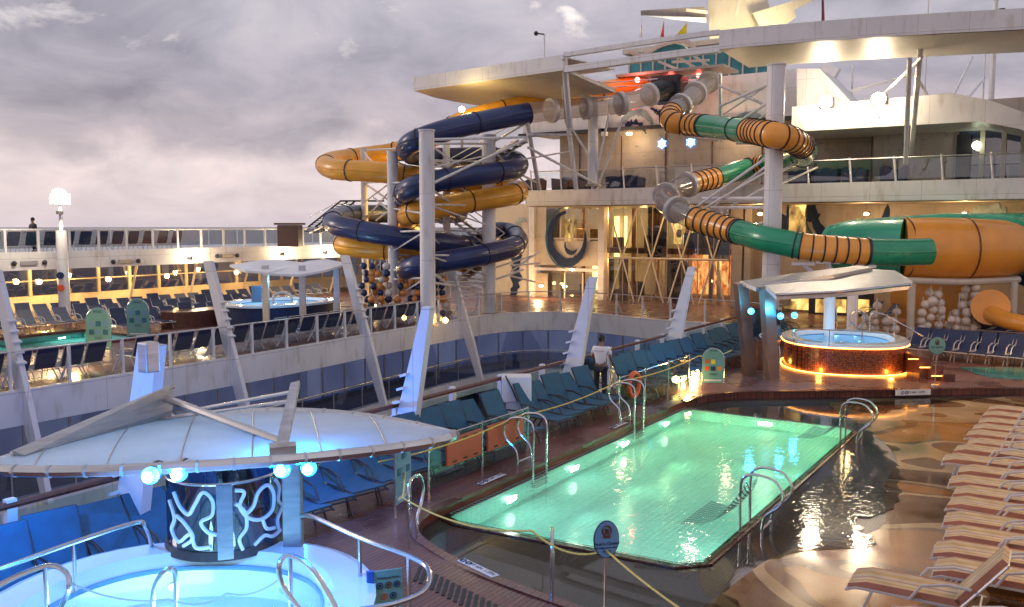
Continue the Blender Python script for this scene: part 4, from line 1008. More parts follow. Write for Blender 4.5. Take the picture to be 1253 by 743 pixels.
# ================================================================ LEAF CANOPIES
def leaf(c,ax_len,wid,rot,z,label,posts=True):
    t=thing('leaf_canopy',label,'canopy',(c[0],c[1],z),'leaf shaped canopies over the hot tubs')
    cs,sn=math.cos(rot),math.sin(rot)
    def W(u,v,zz):return Vector((c[0]+u*cs-v*sn,c[1]+u*sn+v*cs,zz))
    N=28;up=[];lo=[]
    for i in range(N+1):
        s=-1+2*i/N;wv=max(.03,(1-abs(s)**2.1))**.85;zc=z+.06*(1-s*s)
        up.append((s*ax_len/2,wv*wid[1],zc));lo.append((s*ax_len/2,-wv*wid[0],zc))
    m_=MB();K=8
    for i in range(N):
        for k in range(K):
            def pt(i,k,dz=0):
                u,wv,zc=up[i];wn=-lo[i][1];v=-wn+(wv+wn)*k/K;return W(u,v,zc+.05*(1-(2*k/K-1)**2)+dz)
            m_.q([pt(i,k),pt(i+1,k),pt(i+1,k+1),pt(i,k+1)])
    m_.build('membrane','membrane',t,True,fix=False)
    for i in range(3,N-2,4):
        u,wv,zc=up[i];wn=-lo[i][1]
        MB().tube([W(u,-wn+(wv+wn)*k/K,zc+.05*(1-(2*k/K-1)**2)+.004) for k in range(K+1)],.009,4).build('seam','brushed',t)
    ed=[W(u,v,zc-.02) for u,v,zc in up]+[W(u,v,zc-.02) for u,v,zc in lo[::-1]][1:-1]
    MB().tube(ed,.055,8,closed=True).build('edge_tube','steel',t,True)
    for i in range(0,len(ed),2):
        d=(ed[(i+1)%len(ed)]-ed[i-1]).normalized();MB().cyl(ed[i]-d*.012,ed[i]+d*.012,.062,.062,8).build('edge_joint','brushed',t)
    return t,W
LC=((-8.49-5.56)/2-.02,(4.07+7.44)/2+.02);rotl=math.atan2(7.44-4.07,8.49-5.56)
lt,W=leaf(LC,4.5,(.70,1.62),rotl,2.47,'near leaf shaped white canopy with metal edge, lit blue from below')
# fins and struts on top
def fin(a,b,c_,d,label=None,th=.05,nm='fin',mt='brushed'):
    a,b,c_,d=[Vector(x) for x in (a,b,c_,d)];nn=(b-a).cross(d-a).normalized()*th;m_=MB()
    q=[a,b,c_,d];m_.v=[p-nn for p in q]+[p+nn for p in q];m_.f=[(0,1,2,3),(7,6,5,4),(0,4,5,1),(1,5,6,2),(2,6,7,3),(3,7,4,0)]
    m_.build(nm,mt,lt);return
fA=az(14,556,2.55);fB=az(30,562,2.5);dB=8.9
tip=ad(212,473,9.9);base2=ad(210,506,9.9)
fin(fA,fB,base2,tip,th=.05)
MB().tube([fA,tip],.03,6).build('fin_edge','steel',lt)
MB().tube([ad(193,484,9.9),ad(345,541,8.6)],.045,8).build('strut','steel',lt)
fin(ad(338,546,8.35),ad(352,546,8.35),ad(367,468,9.0),ad(356,471,9.0),th=.03,nm='mast_blade')
MB().box(ad(346,549,8.3),(.25,.2,.08),rz=rotl).build('mast_foot','brushed',lt)
MB().tube([ad(214,506,9.9),ad(355,480,9.3)],.022,6).build('stay','steel',lt)
MB().tube([ad(150,520,9.9),ad(352,491,9.2)],.02,6).build('stay','steel',lt)
# cylinder screen
SCN=(-8.45,6.75);cz0,cz1=.98,1.83
scn=thing('patterned_screen','round drum screen of dark glass with squiggly cut pattern behind the near hot tub','screen',(SCN[0],SCN[1],cz0))
def cyl_pt(a,z,r=.66):
    return Vector((SCN[0]+r*math.cos(a),SCN[1]+r*math.sin(a),z))
dirc=math.atan2(-SCN[1],-SCN[0])
m_=MB();
A=[(SCN[0]+.66*math.cos(2*math.pi*i/48),SCN[1]+.66*math.sin(2*math.pi*i/48)) for i in range(48)]
ringf(m_,A,A,cz0+.04,cz1);m_.build('glass_drum','blue_glass',scn,True)
MB().tube([(x,y,cz1) for x,y in A],.015,6,closed=True).build('top_hoop','steel',scn)
MB().cyl((SCN[0],SCN[1],cz0-.02),(SCN[0],SCN[1],cz0+.08),.70,.68,40).build('base_ring','dark_frame',scn)
for a_ in(-.02,):
    q=cyl_pt(dirc+a_,(cz0+cz1)/2,.675);MB().box(q,(.05,.17,cz1-cz0),rz=dirc+a_).build('band','dark_steel',scn)
random.seed(21)
squig=[[(-.95,.9),(-.8,.7),(-.62,.6),(-.5,.75),(-.35,.95),(-.2,.82),(-.22,.6),(-.4,.5),(-.3,.35),(-.15,.3)],
[(-1.1,.75),(-.95,.5),(-1.05,.3),(-.85,.15),(-.6,.3),(-.5,.1),(-.25,.12)],
[(-.9,.55),(-.7,.45),(-.55,.25),(-.75,.1)],
[(.15,.95),(.3,.9),(.22,.7),(.35,.5),(.6,.42),(.85,.5),(.9,.75),(.75,.92),(.55,.85),(.45,.65),(.3,.55)],
[(.15,.75),(.3,.6),(.32,.35),(.2,.2),(.25,.02)],
[(.95,.95),(1.1,.8),(1.05,.6),(1.2,.45),(1.0,.3),(1.05,.12)],
[(.45,.05),(.65,.15),(.85,.08),(1.1,.1)],[(.62,.42),(.7,.25),(.9,.2)]]
for sq in squig:
    P=catmull([cyl_pt(dirc+a_*1.02,cz0+.06+z_*(cz1-cz0-.1),.672) for a_,z_ in sq],5);MB().tube(P,.022,6).build('cut_pattern','awning',scn,True)
for i,(px,py,d) in enumerate(((219,628,10.1),(358,612,10.0))):
    p=ad(px,py,d);t=T(MB().box((p.x,p.y,1.35),(.22,.13,2.35),rz=YAW,bev=.02).build('canopy_post','dark_steel'),['left','right'][i]+' broad steel post holding up the near canopy','post','steel posts of the near canopy')
for i,(px,py) in enumerate(((184,582),(219,579),(345,575),(378,573))):
    p=ad(px,py,(7.78,7.9,8.4,8.55)[i]);t=thing('cyan_spotlight','glaring cyan spotlight under the near canopy, '+ordw(i+1)+' from the left','spotlight',p,'cyan spotlights under the near canopy')
    MB().cyl(p+Vector((-.1,.16,.02)),p+Vector((-.02,.03,0)),.075,.075,12).build('housing','dark_frame',t)
    MB().ball(p,.078,16,12).build('lens','lamp_cyan',t,True);MB().ball(p+Vector((.034,-.054,0)),.046,14,10).build('bulb','lamp_core',t,True);MB().cyl(p+Vector((-.08,.12,.02)),(p.x-.16,p.y+.2,2.46),.015,.015,6).build('bracket','steel',t)  # cyan ball paints the glow halo round the white core
    light('POINT',p+Vector((.08,-.14,.0)),48,(.0,.26,1),.06)
for x,y in((-9.9,9.2),(-10.3,5.2)):
    light('POINT',(x,y,2.2),150,(.0,.24,1),.1)  # added blue fill without fittings, widening the wash of the spotlights
light('POINT',(-14.5,9.5,.6),420,(.01,.2,1),.1)  # added blue fill inside the well, no lamp stands here
# sign on the tub wall
sg=az(472,722,.9);t=thing('spa_rules_sign','pale placard of round pictograms on the outside wall of the near hot tub','sign',sg)
cc=Vector((NT[0],NT[1],0));q=ad(475,722,9.0)
an=YAW
RM=Matrix.Rotation(YAW+R(20),3,'Z')
fx=RM@Vector((1,0,0));fn=RM@Vector((0,-1,0))
MB().box(q,(.30,.02,.44),rot=RM).build('placard','sign_green',t)
MB().box(q-fx*.19+Vector((0,0,0)),(.07,.05,.46),rot=RM).build('side_strip','blue_box',t)
for i in range(5):
    u=(-.09,0,.09,-.045,.05)[i];v=(.06,.06,.06,-.06,-.06)[i];cpt=q+fx*u+Vector((0,0,v))+fn*.013
    P=[cpt+fx*.033*math.cos(a_)+Vector((0,0,.033*math.sin(a_))) for a_ in [2*math.pi*k/12 for k in range(12)]]
    m_=MB().tube(P,.006,4,closed=True).box(cpt,(.03,.004,.03),rot=RM@Matrix.Rotation(.8*i,3,'Y'));m_.build('pictogram',['ink','rail_wood','ink','orange_board','ink'][i],t)
text_mesh('Whirlpool Rules',.036,'ink',t,q+fn*.012+Vector((0,0,.14)),(R(90),0,YAW+R(20)))
# far canopy (two wings on two leaning bronze legs)
def wing(t,pts,th,mt='brushed',nm='wing'):
    a=[Vector(p) for p in pts];n_=len(a);m_=MB();m_.v=[p for p in a]+[p-Vector((0,0,th)) for p in a]
    m_.f=[tuple(range(n_)),tuple(range(n_,2*n_))[::-1]]+[(i,(i+1)%n_,n_+(i+1)%n_,n_+i) for i in range(n_)];return m_.build(nm,mt,t)
fc=thing('far_tub_canopy','metallic twin wing canopy on leaning bronze legs over the far hot tub','canopy',(FT[0]-1,FT[1],0),'leaf shaped canopies over the hot tubs')
wing(fc,[ad(906,344,27.2),ad(925,352,26.6),ad(1020,336,28.5),ad(1068,327,31),ad(1050,325,32),ad(975,334,31)],.12,'brushed')
wing(fc,[ad(937,349,26.2),ad(950,361,25.6),ad(1030,358,26.6),ad(1112,349,28.4),ad(1118,345,29),ad(1095,331,31.5),ad(1062,329,31.5),ad(1000,343,28)],.14,'brushed')
MB().tube([ad(950,361,25.5),ad(1030,357,26.5),ad(1114,348,28.3)],.05,6).build('front_edge','steel',fc)
MB().tube([ad(912,350,27.0),ad(985,342,28.5),ad(1062,328,31.3)],.04,6).build('ridge','steel',fc)
for a_,b_,d in(((906,346),(918,458),27.3),((938,352),(945,452),26.6)):
    p0=ad(*a_,d);p1=ad(*b_,d+.3);p1.z=0
    dv=(p0-p1);m_=MB();m_.tube([p1,p1.lerp(p0,.5),p0],.24,4);m_.build('leg','bronze',fc)
for px,py,d in((1015,378,31.5),(1043,378,34)):
    p=ad(px,py,d);MB().cyl((p.x,p.y,0),(p.x,p.y,ad(px,345,d).z),.2,.2,12).build('round_post','white_paint',fc)
light('POINT',ad(1040,350,28.5),60,(1,.7,.3),.15)
for i,(px,py,d) in enumerate(((919,381,26.6),(955,387,26.4),(972,386,27.5))):
    p=ad(px,py,d);T(MB().ball(p,.10,12,8).build('cyan_lamp','lamp_cyan',None,True),'cyan lamp on the leaning legs of the far tub canopy, '+['left','middle','right'][i]+' of three','lamp','cyan lamps at the far tub')
    light('POINT',p+Vector((.15,-.3,.1)),30,(.02,.5,1),.1)
t=thing('far_patterned_screen','small squiggle patterned drum screen between the bronze canopy legs','screen',ad(934,412,28.5))
q=ad(934,400,29);m_=MB();A=[(q.x+.55*math.cos(2*math.pi*i/24),q.y+.55*math.sin(2*math.pi*i/24)) for i in range(24)];ringf(m_,A,A,1.0,1.95);m_.build('glass_drum','blue_glass',t,True)
MB().cyl((q.x,q.y,0),(q.x,q.y,1.0),.5,.56,20).build('pedestal','rail_wood',t)
for k in range(9):
    a0=random.uniform(3.2,5.6);P=catmull([Vector((q.x+.57*math.cos(a0+random.uniform(-.3,.3)),q.y+.57*math.sin(a0+random.uniform(-.3,.3)),1.05+.12*j)) for j in range(7)],3);MB().tube(P,.03,5).build('cut_pattern','awning',t,True)
# port canopy
pc=thing('port_tub_canopy','pale twin wing canopy on dark posts over the port hot tub','canopy',(PT[0],PT[1],0),'leaf shaped canopies over the hot tubs')
d0=40
wing(pc,[ad(281,324,39),ad(322,318,40),ad(345,318,42),ad(376,322,40.5),ad(330,333,37.5),ad(300,331,38)],.1,'awning')
wing(pc,[ad(322,334,37.5),ad(378,319,41),ad(398,317,42),ad(425,322,41),ad(400,330,38.5),ad(366,336,37.5)],.1,'awning')
for px,d in((325,38.5),(370,38.5),(412,41)):
    p=ad(px,350,d);MB().box((p.x,p.y,1.5),(.26,.2,3.0),rz=YAW).build('post','brushed',pc)
light('POINT',ad(345,342,39),50,(.05,.5,1),.1)
for i in range(6):
    a_=R(30+i*50);x,y=PT[0]+2.1*math.cos(a_),PT[1]+2.5*math.sin(a_)
t=tubrail([ad(335,372,38),ad(335,362,38),ad(345,358,38),ad(356,362,38),ad(357,372,38)],'white looped grab rails on the port hot tub rim',r=.05,mt='white_clean')
T(MB().box(ad(314,360,39.5),(.45,.1,.75),rz=YAW,bev=.03).build('upright_board','sign_blue'),'bright blue upright panel on the rim of the port hot tub','panel')
p=az(240,398,0);cc_=T(MB().prism(se((p.x-.5,p.y+1),1.2,2.6,24,rot=R(10)),0,.75).build('curved_bar_counter','rail_wood'),'reddish brown curved counter with a round emblem, left of the port hot tub','counter')
# ================================================================ DECKHOUSE (forward superstructure)
FY=47.0;WY=50.5
dh=thing('deckhouse','tall cream superstructure across the ship behind the slides, with wave murals and windows','deckhouse',(-14,WY,0))
def wbox(px0,py0,px1,py1,Y,th,mt,nm,par=dh,bev=0):
    a=ay(px0,py0,Y);b=ay(px1,py1,Y)
    return MB().box(((a.x+b.x)/2,Y+th/2,(a.z+b.z)/2),(abs(b.x-a.x),th,abs(b.z-a.z)),bev=bev).build(nm,mt,par)
# deck 17 slab and fascia
st(MB().box((-9,FY+4,6.0),(40.5,8,.2)).build('upper_walkway','beige_panel'))
MB().box((-9,FY-.1,6.43),(40.6,.3,.95)).build('fascia_band','white_paint',dh)
_w0=ay(652,300,WY).x;_w1=ay(894,300,WY).x
MB().box(((-29.5+_w0)/2,WY+1.2,3.0),(_w0+29.5,.5,6)).build('lower_wall','beige_panel',dh)
MB().box(((_w1+11.5)/2,WY+1.2,3.0),(11.5-_w1,.5,6)).build('lower_wall','beige_panel',dh)
# real rooms behind the glass
MB().box(((_w0+_w1)/2,WY+6.2,3.0),(_w1-_w0+2,.2,6)).build('lobby_back_wall','cream_panel',dh)
MB().box(((_w0+_w1)/2,WY+3.7,3.15),(_w1-_w0,4.8,.2)).build('lobby_gallery','beige_panel',dh)
MB().box(((_w0+_w1)/2,WY+1.15,3.15),(_w1-_w0,.3,.35)).build('gallery_edge','rail_wood',dh)
random.seed(4)
for _i in range(11):
    _x=_w0+.7+(_w1-_w0-1)*_i/10.;MB().cyl((_x,WY+2.5+(_i%3),.0),(_x,WY+2.5+(_i%3),6),.14,.14,12).build('lobby_column',['cream_panel','rail_wood','bronze'][_i%3],dh,True)
for _i in range(9):
    _x=_w0+.8+random.random()*(_w1-_w0-1.5);_y=WY+1.6+random.random()*3;_z=random.choice((.0,3.25));_h=random.uniform(.7,1.9)
    MB().box((_x,_y,_z+_h/2),(random.uniform(.4,1.3),.5,_h),bev=.05).build('lobby_furniture',random.choice(['dark_interior','rail_wood','navy_sling','bronze']),dh)
for _px,_z0,_z1,_w,_m in ((754,.3,5.4,.35,'strip_gold'),(764,3.3,5.4,.25,'strip_gold'),(807,3.3,5.6,.5,'room_gold'),(690,3.4,5.2,2.0,'room_gold'),(870,.2,2.9,2.6,'room_red'),(835,3.5,5.2,1.3,'room_gold'),(728,.2,2.4,.4,'strip_gold')):
    _p=ay(_px,300,WY+5.5);MB().box((_p.x,WY+5.6,(_z0+_z1)/2),(_w,.1,_z1-_z0)).build('glowing_panel',_m,dh)
for _i in range(5):
    _x=_w0+1.2+(_w1-_w0-2)*_i/4
    light('POINT',(_x,WY+2.3,5.4),75,(1,.56,.18),.2);light('POINT',(_x,WY+2.3,2.5),50,(1,.52,.16),.2)
MB().box((-9,WY+1,8.6),(41,.5,5)).build('upper_wall','beige_panel',dh)
for i in range(14):
    MB().box((-28+i*3,WY+.72,8.6),(.05,.06,3.6)).build('panel_joint','rail_wood',dh)
# white upper mural deck
a=ay(640,166,WY);b=ay(975,166,WY)
MB().box(((a.x+b.x)/2,WY+2,12.1),(b.x-a.x,4,2.6)).build('mural_deck','white_paint',dh)
MB().box(((a.x+b.x)/2,WY-.1,10.72),(b.x-a.x+.4,.4,.22)).build('eave','dark_frame',dh)
wbox(736,125,742,166,WY-.3,.2,'white_paint','pilaster')
def swirl(cx,cz,r0,r1,a0,a1,Y,mt,jag=.12,nm='mural_swirl',n_=26,seed=0,par=dh,flip=1):
    random.seed(seed);m_=MB();I=[];O=[]
    for i in range(n_+1):
        t=i/n_;a=R(a0+(a1-a0)*t);tp=math.sin(math.pi*min(1,max(.06,t)))**.6
        mid=(r0+r1)/2;hw=(r1-r0)/2*tp
        ri=mid-hw*(1+random.uniform(-jag,jag)*2);ro=mid+hw*(1+random.uniform(-jag,jag)*2)
        I.append((cx+ri*math.cos(a)*.8,cz+ri*math.sin(a)));O.append((cx+ro*math.cos(a)*.8,cz+ro*math.sin(a)))
    for i in range(n_):
        f=[(I[i][0],Y,I[i][1]),(I[i+1][0],Y,I[i+1][1]),(O[i+1][0],Y,O[i+1][1]),(O[i][0],Y,O[i][1])]
        m_.q(f)
    for i in range(n_):
        m_.q([(I[i][0],Y+.02,I[i][1]),(O[i][0],Y+.02,O[i][1]),(O[i+1][0],Y+.02,O[i+1][1]),(I[i+1][0],Y+.02,I[i+1][1])])
    return m_.build(nm,mt,par,fix=False)
def sw(px,py,r0,r1,a0,a1,mt,Y,seed=1,jag=.12):
    c=ay(px,py,Y);swirl(c.x,c.z,r0,r1,a0,a1,Y,mt,jag,seed=seed)
Y1=WY-.03
sw(778,168,1.3,1.75,15,170,'mural_grey',Y1,1);sw(775,172,.95,1.25,20,150,'mural_navy',Y1-.01,2,.4);sw(790,170,1.7,2.0,10,80,'mural_navy',Y1-.02,3,.4);sw(915,175,1.4,1.8,30,140,'mural_grey',Y1,4);sw(912,172,1.0,1.3,50,130,'mural_navy',Y1-.01,5,.5)
# blue star lights on the tan wall
for i,(px,py) in enumerate(((810,176),(845,174))):
    p=ay(px,py,WY+.66);m_=MB()
    for k in range(6):
        a=math.pi*k/6;m_.box(p,(.5+.12*(k%2),.03,.07),rot=Matrix.Rotation(a,3,'Y'))
    T(m_.build('blue_star_light','lamp_star'),'blue starburst light on the tan upper wall, '+['left','right'][i]+' of two','light','blue starburst lights')
# top deck glazing behind the mural deck
tdk=thing('top_deck_lounge','low glazed lounge with teal glass panes on top of the mural deck','lounge',(-18,WY+6,13.4))
a=ay(770,105,WY+5);b=ay(960,105,WY+5)
nx_=12
for i in range(nx_):
    x0=a.x+(b.x-a.x)*i/nx_;x1=a.x+(b.x-a.x)*(i+1)/nx_
    MB().box(((x0+x1)/2,WY+5,15.0),(x1-x0-.12,.06,2.4)).build('pane','teal_glass',tdk);MB().box((x0,WY+4.95,15.0),(.1,.1,2.6)).build('mullion','cream_panel',tdk)
MB().box(((a.x+b.x)/2,WY+7,16.4),(b.x-a.x+.6,5,.3)).build('roof','cream_panel',tdk)
# right hand white roof block with curved end
Z0=ay(1100,155,FY).z;Z1=ay(1100,123,FY).z
xa=ay(972,150,FY).x;xb=ay(1165,150,FY).x
rb=thing('curved_roof_block','broad white roof block with a sloping curved right end carrying the floodlights','roof block',(xb,FY,Z0))
prof=[(xa,Z1+.0),(xb,Z1+.1),(xb+1.6,Z1-.35),(xb+3.4,Z1-1.2),(xb+4.6,Z1-2.3),(xb+4.3,Z1-2.4),(xb+2.8,Z0-.45),(xb+1.2,Z0-.02),(xa,Z0)]
m_=MB();N=len(prof);m_.v=[Vector((x,FY-.5,z)) for x,z in prof]+[Vector((x,FY+7,z)) for x,z in prof]
m_.f=[tuple(range(N)),tuple(range(N,2*N))[::-1]]+[(i,(i+1)%N,N+(i+1)%N,N+i) for i in range(N)];m_.build('roof','white_paint',rb)
a=ay(972,120,FY+2);b=ay(1042,130,FY+2)
m_=MB();q=[ay(975,84,FY+1),ay(1003,84,FY+1),ay(1046,130,FY+1),ay(975,130,FY+1)];m_.v=q+[p+Vector((0,4,0)) for p in q];m_.f=[(0,1,2,3),(7,6,5,4),(0,4,5,1),(1,5,6,2),(2,6,7,3),(3,7,4,0)];m_.build('sloped_wall','white_paint',rb)
wbox(1070,152,1166,222,WY+.3,.3,'cream_panel','white_panel')
wbox(1166,152,1290,222,WY+.5,.2,'smoke_glass','glass_end')
for px in(1168,1200,1226,1250):wbox(px,158,px+3,222,WY+.3,.15,'cream_panel','end_mullion')
wbox(1171,165,1186,220,WY+.2,.1,'dark_interior','doorway')
p=ay(1195,178,WY-.1);T(MB().ball(p,.22,8,6).build('green_lamp','lamp_pool'),'small greenish lamp glowing by the glass end of the upper deck','lamp')
# relief patterns on the panels = leaf flecks
random.seed(9)
m_=MB()
for k in range(90):
    px=random.choice([random.uniform(1072,1162),random.uniform(985,1066),random.uniform(760,900)]);py=random.uniform(160,212);p=ay(px,py,WY+(.27 if px>1068 else .7))
    a_=random.uniform(0,3.1);m_.box(p,(.22,.02,.05),rot=Matrix.Rotation(a_,3,'Y'))
m_.build('fleck_pattern','mural_grey',dh)
# floods on roof
for i,(px,py) in enumerate(((1010,125),(1075,121))):
    p=ay(px,py,FY-.9);t=thing('roof_floodlight','glaring warm white floodlight on the right roof block, '+['left','right'][i]+' of two','floodlight',p,'roof floodlights')
    MB().box(p+Vector((0,.22,0)),(.7,.25,.5),bev=.04).build('housing','dark_frame',t);MB().ball(p,.33,14,10,(1,.5,.9)).build('bulb','lamp_white',t)
    MB().cyl((p.x,p.y+.3,p.z-.2),(p.x,p.y+.3,Z0+.5),.05,.05).build('stand','white_paint',t)
    light('POINT',p+Vector((0,-.8,.15)),240,(1,.8,.52),.3)
# walkway furniture and rail
wr_=thing('walkway_railing','thin railing with leaning white posts along the upper walkway','railing',(-14,FY,6.9))
for i in range(19):
    x=-29+i*2.1
    MB().tube([(x,FY-.05,6.9),(x-.12,FY-.05,8.15)],.05,4).build('post','white_paint',wr_)
    MB().box((x+1.05,FY-.02,7.5),(1.9,.02,.95)).build('glass_panel','clear_glass',wr_)
MB().tube([(-29,FY-.05,8.05),(11,FY-.05,8.05)],.035,6).build('handrail','brushed',wr_)
xs=[655,688,715,755,775,980,1012,1046,1093]
for i,px in enumerate(xs):
    p=ay(px,215,FY+1.2);t=thing('stacked_deck_chairs','covered dark stack of deck chairs on the upper walkway, '+ordw(i+1)+' from the left','chair stack',(p.x,p.y,6.1),'dark covered chair stacks on the upper walkway')
    m_=MB();x0,x1=p.x-.6,p.x+.6;zz_=[7.65+random.uniform(-.12,.12) for _ in range(5)];P=[(x0+.1,6.15),(x1-.1,6.15)]+[(x1-(x1-x0)*k/4,zz_[k]) for k in range(5)]
    N=len(P);m_.v=[Vector((x,p.y-.35,z)) for x,z in P]+[Vector((x+.05,p.y+.35,z)) for x,z in P];m_.f=[tuple(range(N)),tuple(range(N,2*N))[::-1]]+[(k,(k+1)%N,N+(k+1)%N,N+k) for k in range(N)]
    m_.build('cover','navy_sling',t);
    for s in(-1,1):MB().tube([(p.x+s*.45,p.y,6.1),(p.x+s*.5,p.y,7.3)],.03,5).build('frame','dark_frame',t)
# lower facade: left mural wall, mural window, lattice, columns, right side
def facade_panel(px0,px1,py0,py1,Y,mt,nm,par=dh,th=.06):return wbox(px0,py0,px1,py1,Y,th,mt,nm,par)
lf=ay(606,250,FY).x
facade_panel(600,646,250,372,WY+.2,'cream_panel','left_mural_wall')
sw(592,330,2.9,3.9,-40,62,'mural_navy',WY+.16,11,.25);sw(640,280,.35,.8,60,250,'mural_grey',WY+.15,12,.3)
wbox(592,372,650,386,WY-.3,.6,'beige_panel','planter')
for px in(647,732):wbox(px,250,px+6,385,WY-.2,.5,'white_paint','pilaster')
mw=thing('mural_window','square window of lit interior framed by a navy ring mural','window',(ay(690,300,WY).x,WY,0))
facade_panel(668,731,252,291,WY+.0,'clear_glass','glass_pane',mw)
facade_panel(653,731,294,326,WY+.05,'cream_panel','mural_panel',mw)
facade_panel(654,668,252,294,WY+.05,'cream_panel','mural_panel',mw)
facade_panel(672,730,334,378,WY+.05,'clear_glass','lower_glass_pane',mw)
facade_panel(653,670,334,378,WY+.05,'beige_panel','lower_panel',mw)
for px in(685,700,716):wbox(px,252,px+1.5,291,WY-.05,.05,'cream_panel','mullion',mw)
for px in(690,712):wbox(px,334,px+1.5,378,WY-.03,.05,'cream_panel','mullion',mw)
wbox(652,291,732,293.5,WY-.08,.1,'cream_panel','transom',mw);wbox(652,327,732,333,WY-.12,.2,'white_paint','sill',mw)
c=ay(694,291,WY-.15);swirl(c.x,c.z,1.35,1.95,95,380,WY-.13,'mural_navy',.08,seed=21,par=mw,nm='ring_mural',n_=40)
swirl(c.x,c.z,1.95,2.1,100,270,WY-.125,'mural_teal',.1,seed=22,par=mw,nm='ring_mural')
swirl(c.x+.3,c.z-.4,.45,.75,170,330,WY-.13,'mural_navy',.15,seed=23,par=mw,nm='ring_mural')
lat=thing('lattice_window','tall lit glass wall crossed by diamond shaped white struts','lattice window',(ay(815,300,WY).x,WY,0))
X0=ay(745,300,WY).x;X1=ay(893,300,WY).x;zt=ay(815,252,WY).z;zb_=ay(815,381,WY).z
rooms=['room_dim','room_dim','room_gold','room_dim','room_gold','room_dim']
for i in range(6):
    for j in range(2):
        x0=X0+(X1-X0)*i/6;x1=X0+(X1-X0)*(i+1)/6;z0=zb_+(zt-zb_)*j/2;z1=zb_+(zt-zb_)*(j+1)/2
        mt='clear_glass' if (i+j)%3 else 'smoke_glass'
        MB().box(((x0+x1)/2,WY+.1,(z0+z1)/2),(x1-x0,.05,z1-z0)).build('glass_pane',mt,lat)
zm=(zt+zb_)/2;nd=4
for i in range(nd):
    xa_=X0+(X1-X0)*i/nd;xb_=X0+(X1-X0)*(i+1)/nd;xm=(xa_+xb_)/2
    for (p,q) in(((xa_,zt),(xm,zm)),((xb_,zt),(xm,zm)),((xm,zm),(xa_,zb_)),((xm,zm),(xb_,zb_))):
        MB().tube([(p[0],WY-.05,p[1]),(q[0],WY-.05,q[1])],.055,5).build('strut','cream_panel',lat)
MB().tube([(X0,WY-.08,zm),(X1,WY-.08,zm)],.07,5).build('transom','cream_panel',lat)
for i in range(nd*2+1):
    x=X0+(X1-X0)*i/(nd*2);MB().box((x,WY+.04,zm),(.05,.05,zt-zb_)).build('mullion','beige_panel',lat)
for px,wd in((896,10),(912,5)):wbox(px,250,px+wd,385,WY-.3,.5,'beige_panel','pilaster')
facade_panel(966,985,247,300,WY+.1,'room_gold','lit_strip')
# right lower mural + bar
sw(1040,250,2.0,2.9,180,360,'mural_navy',WY+.9,31,.12);sw(1040,250,2.95,3.2,185,350,'mural_teal',WY+.88,32,.2);sw(985,300,1.2,2.4,60,200,'mural_navy',WY+.86,33,.3)
sw(1210,290,1.2,1.7,30,150,'mural_grey',WY+.88,34,.4);sw(1120,300,1.2,1.5,40,140,'mural_grey',WY+.88,35,.5)
sw(1215,390,2.0,3.0,20,165,'mural_navy',WY-3,36,.2)
bar=thing('pool_bar','dark pool bar opening with glowing shelves behind the far hot tub','bar',(ay(1030,385,WY-2).x,WY-2,0))
facade_panel(990,1068,352,404,WY-2,'dark_interior','bar_back',bar)
for a_,b_ in((998,1010),(1018,1035),(1040,1063)):facade_panel(a_,b_,366,383,WY-2.1,'room_gold','glowing_shelf',bar)
facade_panel(985,1070,349,354,WY-2.3,'beige_panel','canopy_edge',bar)
facade_panel(965,996,362,380,WY-1.5,'room_gold','lit_window');facade_panel(963,998,382,386,WY-1.6,'rail_wood','counter')
# warm lamps in the recess under the walkway
for i,(px,py,Y,e) in enumerate(((662,350,WY-1.3,190),(700,330,WY-2.0,60),(820,262,WY-1.2,90),(930,262,WY-1.5,90),(1060,262,WY-1.5,120),(1180,262,WY-1.5,150))):
    p=ay(px,py,Y);t=thing('ceiling_lamp','warm lamp in the recess under the upper walkway, '+ordw(i+1)+' from the left','lamp',p,'warm lamps under the upper walkway')
    MB().ball(p,.14,10,8,(1,1,.5)).build('bulb','lamp_warm',t);MB().cyl(p+Vector((0,0,.08)),p+Vector((0,0,.14)),.2,.2,12).build('rim','dark_frame',t)
    light('POINT',p-Vector((0,.4,.2)),e,(1,.62,.28),.15)
# upper wall wash lamps
for i,px in enumerate((770,900,1060,1130)):
    p=ay(px,160,WY-.2);p.z=10.3;light('POINT',p+Vector((0,-.6,-.3)),75,(1,.72,.45),.2)
    T(MB().box(p+Vector((0,0,.1)),(.3,.2,.12),bev=.02).build('soffit_lamp','lamp_warm'),'small warm soffit lamp above the tan upper wall, '+ordw(i+1)+' from the left','lamp','soffit lamps above the tan wall')
# big white columns
def column(px,pytop,d,zbase,r,label,z1=None):
    p=ad(px,pytop,d);z=z1 or p.z
    t=thing('round_column',label,'column',(p.x,p.y,zbase),'thick white columns carrying the slides')
    MB().cyl((p.x,p.y,zbase),(p.x,p.y,z),r,r,24).build('shaft','white_paint',t,True);MB().cyl((p.x,p.y,z-.02),(p.x,p.y,z+.04),r+.04,r+.04,24).build('cap','white_paint',t)
    MB().cyl((p.x,p.y,zbase),(p.x,p.y,zbase+.12),r+.12,r+.1,24).build('base_plate','beige_panel',t);return p
C1=column(522,160,41.5,0,.36,'tall thick white column nearest the viewer in the slide tower')
C2=column(480,186,46,0,.28,'white column left of the tallest one, before the yellow slide')
C3=column(598,166,47,0,.36,'white column behind the blue slide bends, right of the tallest one')
C4=column(445,182,52,0,.2,'slim white column under the leftmost yellow slide bend')
C5=column(546,172,48,0,.2,'slim white column half hidden behind the tallest slide column')
C6=column(950,80,37.5,0,.37,'single tall white column carrying the green and orange slide')
C7=column(726,120,49,6.9,.28,'white column on the upper walkway below the clear slide tube')
t=thing('leaning_pole','thin leaning white pole from the arc canopy down to the upper walkway','pole',ad(1112,222,46));MB().tube([ad(1127,50,38.5),ad(1112,222,46)],.12,8).build('shaft','white_paint',t,True)
